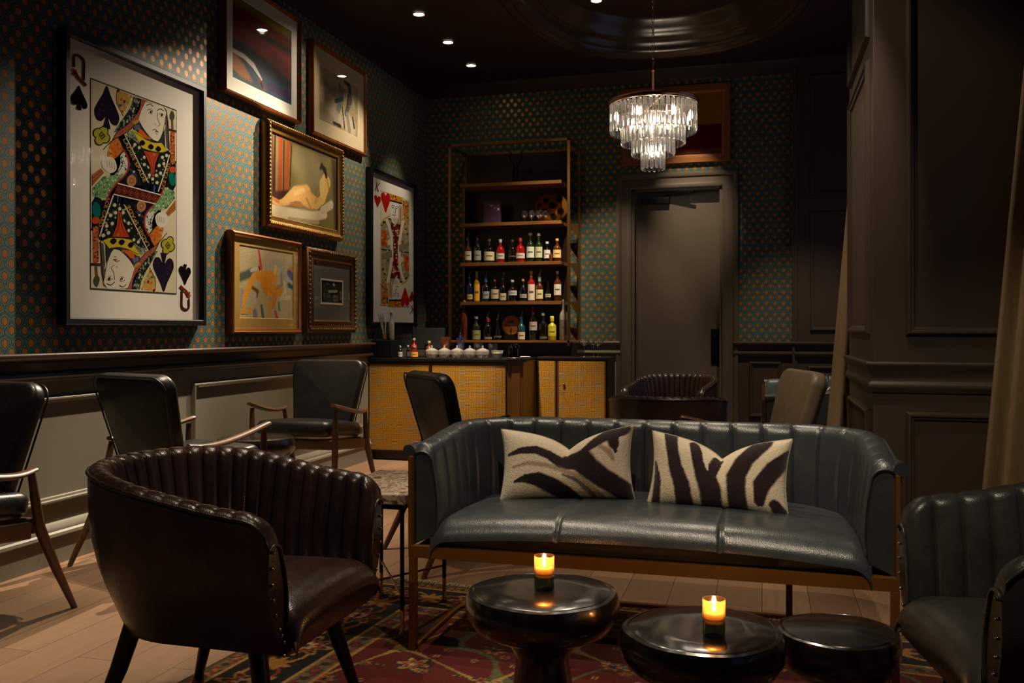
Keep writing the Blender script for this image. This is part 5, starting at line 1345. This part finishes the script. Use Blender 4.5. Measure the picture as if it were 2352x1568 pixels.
# painted pictures
def painting(t, org, inn, xb, strokes, bg, pj, sc, nx=150, ny=150, name='painting', nz=.05):
    P = []; UV = []
    for j in range(ny+1):
        z = inn[2]+(inn[3]-inn[2])*j/ny; row = [(xb-.004, y-org[1], z-org[2]) for y in np.linspace(inn[0], inn[1], nx+1)]
        P.append(row); UV.append([(y, z) for y in np.linspace(inn[0], inn[1], nx+1)])
    st = []
    for s in strokes:
        w = s[1]; k = .0030/sc
        st.append(([pj(*p) for p in s[0]], [q*k for q in w] if isinstance(w, (list, tuple)) else w*k, s[2])+tuple(s[3:]))
    global jitter_f; jf = jitter_f; jitter_f = .012
    o = painted(name, P, st, bg, 'canvas', t, jitter=.006, uv=UV, seed=8, nz=nz, smooth=False); jitter_f = jf
    return o
GP = lambda w, d: [(0, d-.012), (.004, d-.004), (w*.3, d), (w*.5, d-.008), (w*.7, d-.004), (w, d-.02)]
# landscape, top left
t, org, inn, xb = picture('gilt-framed abstract landscape with a white mat, highest picture, cut by the top edge', 5.005, 5.985, 2.642, 3.41, GP(.028, .055), 'gilt_wood', .085, 'white_mat', depth=.055, recess=.022)
pj = PJ(500, 0, 1.912)
painting(t, org, inn, xb, [
 ([(80, 0), (330, 150)], 110, '857a24', .8), ([(60, 40), (330, 210)], 45, '6c1c1a', .8), ([(200, 170), (320, 230)], 26, '1c2018', .8),
 ([(60, 130), (330, 300)], 55, '7a2a26', .7), ([(60, 190), (330, 370)], 45, '26262e', .8), ([(150, 330), (330, 440)], 55, '2a4054', .8), ([(260, 260), (330, 330)], 30, '5c2420', .8),
 ([(75, 250), (120, 310), (150, 370)], 34, '96602c', .7), ([(60, 330), (140, 380), (200, 400)], 26, '2c4444', .8), ([(70, 215), (130, 250), (170, 290), (205, 350)], [8, 10, 12, 6], 'd0c8ba', .5), ([(195, 350), (215, 385)], [12, 14], '6a3c24', .6), ([(205, 365), (210, 380)], 8, '100c0c', .5), ([(240, 380), (320, 420)], 20, '3a2c4c', .8)], '1e2430', pj, 1.912)
# figure study, top right
t, org, inn, xb = picture('gilt-framed grey figure study on cream, to the right of the highest picture', 6.17, 7.14, 2.616, 3.337, GP(.034, .05), 'gilt_wood', (.10, .12, .10, .13), 'cream_mat', depth=.05, recess=.02)
painting(t, org, inn, xb, [
 ([(470, 300), (620, 400)], 40, 'a8946a', .8), ([(480, 420), (600, 560)], 50, 'b0a080', .8), ([(545, 370), (560, 420), (540, 480)], [14, 20, 22], '6a6a60', .5), ([(590, 380), (595, 440), (575, 500)], [16, 20, 16], '4c4a44', .5), ([(570, 350), (585, 370)], 14, '3a2c24', .5),
 ([(530, 440), (560, 430)], 12, '2c3a34', .5), ([(535, 500), (530, 540)], [18, 20], '9a9484', .5), ([(580, 500), (590, 570)], [14, 20], '7c7a70', .5), ([(520, 540), (550, 555)], 9, '1c1814', .4), ([(585, 420), (580, 470)], 7, '1c1a18', .4), ([(600, 400), (610, 470)], 8, 'a09684', .5), ([(560, 470), (570, 560)], 7, '2a2a26', .4), ([(605, 520), (612, 560)], 10, '34322e', .6), ([(555, 385), (575, 400), (565, 425)], 8, '8c705a', .4)], '8d7d5c', pj, 1.912, nx=90, ny=110)
# reclining figure
t, org, inn, xb = picture('carved gold-framed painting of a reclining nude seen from behind', 5.508, 6.672, 1.842, 2.588, [(0, .03), (.006, .045), (.02, .060), (.034, .060), (.046, .050), (.050, .046), (.078, .042), (.084, .034)], 'gold_leaf', depth=.05, recess=.014, glass=False, name='gilt_framed_painting', beads=(.022, .060, .013, .027, 'gold_leaf'))
painting(t, org, inn, xb, [
 ([(400, 600), (400, 900)], 90, '8a7a48', 1.2), ([(360, 700), (440, 760)], 70, '8f8258', 1.2), ([(520, 600), (540, 1050)], 45, '3c2c1a', .9), ([(240, 560), (540, 690)], 26, '4c3a20', 1.0),
 ([(240, 600), (250, 860)], 26, '4a1a0c', .7), ([(285, 600), (280, 860)], 18, '8a3a14', .6), ([(262, 590), (258, 850)], 8, '2c0e08', .6), ([(318, 630), (310, 830)], 16, 'a0481a', .6), ([(300, 620), (298, 840)], 5, '3c140a', .5), ([(335, 640), (328, 820)], 6, '5c2410', .6),
 ([(240, 860), (340, 850), (430, 880)], 22, '3c2416', .8), ([(240, 990), (540, 1050)], 40, '54401e', .8), ([(240, 960), (400, 1000), (530, 1040)], 18, '2c1c10', .8),
 ([(240, 920), (330, 940), (420, 950), (480, 940)], [26, 30, 26, 20], 'c9b894', .5), ([(470, 925), (510, 900)], [20, 22], 'b8a888', .5), ([(320, 960), (450, 975)], 10, 'a08c68', .6), ([(240, 985), (350, 1005)], 10, 'd8ccb0', .5),
 ([(240, 870), (280, 890), (320, 880)], [13, 14, 20], 'd8a060', .4), ([(245, 868), (275, 884)], 9, 'b87844', .4), ([(300, 885), (350, 850), (400, 850)], [16, 34, 42], 'dcae64', .35), ([(390, 860), (420, 880), (450, 890)], [44, 40, 24], 'd8a45c', .35), ([(440, 900), (470, 870), (490, 800)], [22, 26, 30], 'cda45c', .35), ([(470, 850), (470, 810), (480, 780)], [24, 26, 16], 'd4b068', .35), ([(482, 790), (485, 760)], [9, 8], 'c89c5a', .35),
 ([(330, 895), (380, 900)], 9, 'b8743c', .8, .7), ([(400, 870), (420, 915)], 7, 'a86a34', .9, .7), ([(455, 830), (440, 890)], 6, 'b07c40', .9, .6), ([(350, 850), (390, 835)], 12, 'ecc888', 1, .7), ([(490, 790), (497, 850)], 6, '8a6430', .8, .8),
 ([(466, 730), (480, 750), (486, 778)], [13, 16, 10], '1c120c', .4), ([(468, 722), (462, 740)], 9, '2c1c10', .4)], '6f6234', pj, 1.912)
# orange torso study
t, org, inn, xb = picture('dark gold-edged picture of an orange torso study with a broad gold mat', 5.086, 5.992, 1.102, 1.772, [(0, .04), (.004, .052), (.014, .058), (.022, .05), (.034, .044), (.038, .034)], 'gilt_wood', (.07, .06, .066, .048), 'gold_mat', depth=.05, recess=.014, glass=True)
g2p = PJ(520, 520, 6.032)
painting(t, org, inn, xb, [
 ([(230, 700), (380, 640)], 60, '4a5a4c', .9), ([(250, 900), (240, 1100)], 45, '9a8a90', .8), ([(900, 640), (940, 700)], 60, '5c5a7c', .7), ([(910, 590), (950, 600)], 26, 'c0703a', .6), ([(900, 800), (950, 820)], 45, '3c5a5a', .7), ([(870, 720), (950, 780)], 26, 'a8b0b8', .8),
 ([(640, 560), (740, 500), (800, 560), (830, 700)], [40, 50, 50, 40], 'a89c88', .6), ([(480, 330), (500, 450), (510, 570)], [22, 28, 36], 'c03a30', .3), ([(480, 560), (490, 600)], 14, '2c2c30', .4), ([(380, 620), (460, 590)], 22, 'c8b8a8', .6),
 ([(470, 680), (600, 700), (690, 700)], [70, 100, 80], 'd88c22', .35), ([(420, 680), (360, 820), (300, 960), (280, 1080)], [50, 60, 55, 40], 'd8962c', .35), ([(560, 820), (640, 900), (760, 900)], [100, 110, 80], 'd28620', .4), ([(620, 980), (640, 1120), (630, 1280)], [70, 55, 40], 'd09438', .4), ([(720, 560), (710, 650)], [35, 30], 'dcae58', .5), ([(530, 960), (530, 1080)], [40, 30], 'c8a468', .6),
 ([(700, 980), (680, 1120)], [60, 36], 'c87a38', .5), ([(790, 640), (800, 800), (720, 860)], [28, 26, 14], '8c8474', .7), ([(830, 760), (840, 900), (780, 990)], [16, 20, 14], 'd8c48c', .5), ([(400, 850), (470, 900), (460, 980)], [26, 30, 14], '6a4c24', .7), ([(420, 960), (430, 1020)], [24, 30], 'b0aca0', .6), ([(520, 1100), (540, 1260)], [26, 34], '5a5a4c', .6), ([(430, 1180), (440, 1260)], [50, 60], '7c7464', .7),
 ([(640, 1000), (650, 1020)], 26, '8c8c80', .8), ([(760, 1060), (770, 1160)], [26, 22], '4c7c5c', .7), ([(710, 1180), (740, 1290)], [30, 34], 'c8404a', .3), ([(240, 1180), (360, 1160)], 40, 'd0943c', .6), ([(780, 1000), (920, 990)], [22, 30], 'c8b890', .6), ([(240, 1215), (330, 1215)], 5, '5a3c20', .6)], 'b3a278', g2p, 6.032)
# small dark ornate picture
t, org, inn, xb = picture('small dark carved-frame picture with a tiny photograph in a wide grey mat', 6.085, 6.922, 1.102, 1.755, [(0, .03), (.008, .045), (.03, .055), (.05, .045), (.07, .040), (.092, .05), (.105, .034)], 'dark_gold', .135, 'grey_mat', depth=.05, recess=.014, name='ornate_small_picture', beads=(.028, .054, .014, .034, 'dark_gold'))
painting(t, org, inn, xb, [([(1380, 680), (1390, 1000)], 40, '24262a', .6), ([(1510, 720), (1510, 760)], 22, '0c0c0c', .4), ([(1510, 790), (1520, 810)], 22, 'a8a49c', .5), ([(1380, 730), (1384, 750)], 18, '6a6458', .5), ([(1450, 890), (1560, 890)], 20, '8a8478', .5), ([(1430, 1000), (1560, 1000)], 60, '302c26', .7)], '1a1712', g2p, 6.032, nx=60, ny=70)
b = B(); loft(b, [[(xb+q, y-org[1], z-org[2]) for y, z in rect(inn[0]-o, inn[1]+o, inn[2]-o, inn[3]+o)] for o, q in ((.014, .0004), (.014, .002), (0, .002), (0, .0))], True, False, False); obj('inner_fillet', b, 'cream_mat', t)
# picture over the door (on the back wall)
y0, y1, z0, z1 = -1.305, -.28, 2.704, 3.446
org = (-.79, YB-.006, z0); t = thing('colour_field_picture', 'wood-framed tan and dark red picture over the door, behind the chandelier', 'picture', org)
RR = lambda o, p: [(x-org[0], -p, z-z0) for x, z in ((y0+o, z0+o), (y1-o, z0+o), (y1-o, z1-o), (y0+o, z1-o))]
b = B(); loft(b, [RR(0, .0), RR(0, .035), (RR(.006, .042)), RR(.05, .038), RR(.075, .028), RR(.085, .02)], True, False, False); obj('frame', b, 'gilt_wood', t, smooth=True)
P, UV = [], []
for j in range(91):
    z = z0+.08+(z1-z0-.16)*j/90; xs = np.linspace(y0+.08, y1-.08, 121); P.append([(x-org[0], -.018, z-z0) for x in xs]); UV.append([(x, z) for x in xs])
jitter_f = .01
painted('painting', P, [([(y0, 3.30), (y1, 3.30)], .24, '8f6222', .05), ([(y0, 2.93), (y1, 2.93)], .135, '5e0f0c', .06), ([(y0, 2.79), (y1, 2.79)], .045, '6c3c1c', .3), ([(-.62, 2.785), (-.56, 2.785)], .012, '14100e', .4)], '6c3c1c', 'canvas', t, uv=UV, jitter=.004, nz=.05, smooth=False)
# ---------------------------------------------------------------- light
WARM = (1, .83, .62)
def spot(x, y, z, tx, ty, tz, e, ang, blend=.6, soft=.02, col=WARM, name='downlight_or_fill'):
    l = bpy.data.lights.new(name, 'SPOT'); l.energy = e; l.color = col; l.spot_size = math.radians(ang); l.spot_blend = blend; l.shadow_soft_size = soft
    o = bpy.data.objects.new(name, l); C.objects.link(o); o.location = (x, y, z)
    o.rotation_euler = (Vector((tx, ty, tz))-Vector((x, y, z))).to_track_quat('-Z', 'Y').to_euler()
    return o
# row on the left of the ceiling, aimed at the pictures
spot(-2.59, 6.61, 3.585, -3.3, 3.95, 1.22, 1250, 43, 1)
spot(-2.59, 6.61, 3.585, -3.3, 5.7, 2.6, 75, 56, 1)
spot(-2.60, 7.32, 3.585, -3.3, 6.65, 2.2, 210, 52, .9)
spot(-2.62, 8.02, 3.585, -3.3, 7.65, 1.6, 110, 44, .8)
spot(-2.58, 5.90, 3.585, -3.3, 5.45, 1.2, 170, 50, .8)
spot(-2.58, 3.20, 3.585, -2.66, 3.2, 0, 270, 38)
spot(-2.58, 4.20, 3.585, -2.66, 4.2, 0, 360, 38)
spot(-2.58, 5.20, 3.585, -2.66, 5.1, 0, 380, 38)
# over bar front, shelving, door, settee, far corner; several are added fill without fixtures
spot(-2.10, 6.60, 3.585, -2.25, 6.95, 0, 600, 54)
spot(-1.32, 7.37, 3.835, -2.3, 8.4, 1.25, 380, 38, 1)
spot(-2.0, 6.7, 3.585, -2.5, 7.5, .9, 260, 34)  # added to brighten the bar top, no fixture
spot(-1.30, 7.10, 3.835, -1.45, 8.6, 1.0, 240, 40)
spot(-.72, 7.45, 3.835, -.62, 8.8, 2.12, 300, 26, 1)
spot(-.15, 6.0, 3.835, -.25, 6.9, .4, 150, 48, 1)
spot(.10, 7.2, 3.585, .35, 7.8, .8, 160, 60)
spot(-.35, 4.9, 3.585, -.4, 3.45, .6, 90, 38)
spot(-.4, 2.2, 3.585, -.4, 3.35, .5, 120, 38)
spot(-1.7, .5, 3.585, -1.5, 2.0, .5, 95, 44)  # added fill from the camera side for the tub chair's outside
spot(-1.0, 4.9, 3.585, .47, 5.15, 1.7, 110, 44, 1)  # added fill for the pier's side face, no fixture
spot(.3, 3.6, 3.585, .05, 4.75, .8, 150, 34)  # added to lift the taupe easy chair and the pier
spot(-2.2, 5.6, 3.585, -2.5, 7.38, .93, 300, 17)  # narrow spot added so the glass jars catch light
spot(-1.6, 3.6, 3.585, -.9, 3.2, .4, 100, 50)
spot(-.9, 3.0, 3.585, -1.4, 2.3, .6, 110, 50)
spot(.3, 1.0, 3.585, .85, 2.9, .8, 170, 46)
spot(-.6, 3.4, 3.585, .6, 4.4, 1.2, 60, 60)  # extra fill added for the dark pier, no lamp there
def area(loc, tgt, sx, sy, e, col, name):
    l = bpy.data.lights.new(name, 'AREA'); l.shape = 'RECTANGLE'; l.size = sx; l.size_y = sy; l.energy = e; l.color = col
    o = bpy.data.objects.new(name, l); C.objects.link(o); o.location = loc
    o.rotation_euler = (Vector(tgt)-Vector(loc)).to_track_quat('-Z', 'Y').to_euler(); return o
# blue area lights added outside the two windows for cool reflections
area((XR+.2, 1.95, 1.8), (0, 1.95, 1.6), 2.6, 2.3, .8, (.45, .62, 1), 'added_dusk_fill')
area((XR+.2, 7.1, 1.8), (0, 7.1, 1.6), 2.1, 2.3, 4, (.45, .62, 1), 'added_dusk_fill')
w = bpy.data.worlds.new('World'); bpy.context.scene.world = w; w.use_nodes = True
w.node_tree.nodes['Background'].inputs[0].default_value = (.05, .08, .16, 1); w.node_tree.nodes['Background'].inputs[1].default_value = .3
# ---------------------------------------------------------------- camera
cd = bpy.data.cameras.new('camera'); cam = bpy.data.objects.new('camera', cd); C.objects.link(cam)
cd.sensor_width = 36; cd.lens = 2071/2352*36; cd.shift_y = -(757-784)/2352*-1
cam.location = (0, 0, 1.13); cam.rotation_euler = (PI/2, 0, math.radians(15.5))
cd.clip_start = .05
bpy.context.scene.camera = cam
sc = bpy.context.scene
sc.view_settings.view_transform = 'Standard'; sc.view_settings.look = 'None'; sc.view_settings.gamma = 1; sc.view_settings.use_curve_mapping = False
sc.view_settings.exposure = 0
sc.cycles.use_denoising = True
try: sc.cycles.denoiser = 'OPENIMAGEDENOISE'
except Exception: pass
sc.cycles.max_bounces = 10; sc.cycles.transparent_max_bounces = 24; sc.cycles.transmission_bounces = 10; sc.cycles.glossy_bounces = 5; sc.cycles.diffuse_bounces = 3
sc.cycles.sample_clamp_indirect = 4; sc.cycles.sample_clamp_direct = 30; sc.cycles.caustics_reflective = False; sc.cycles.caustics_refractive = False
sc.cycles.use_light_tree = True
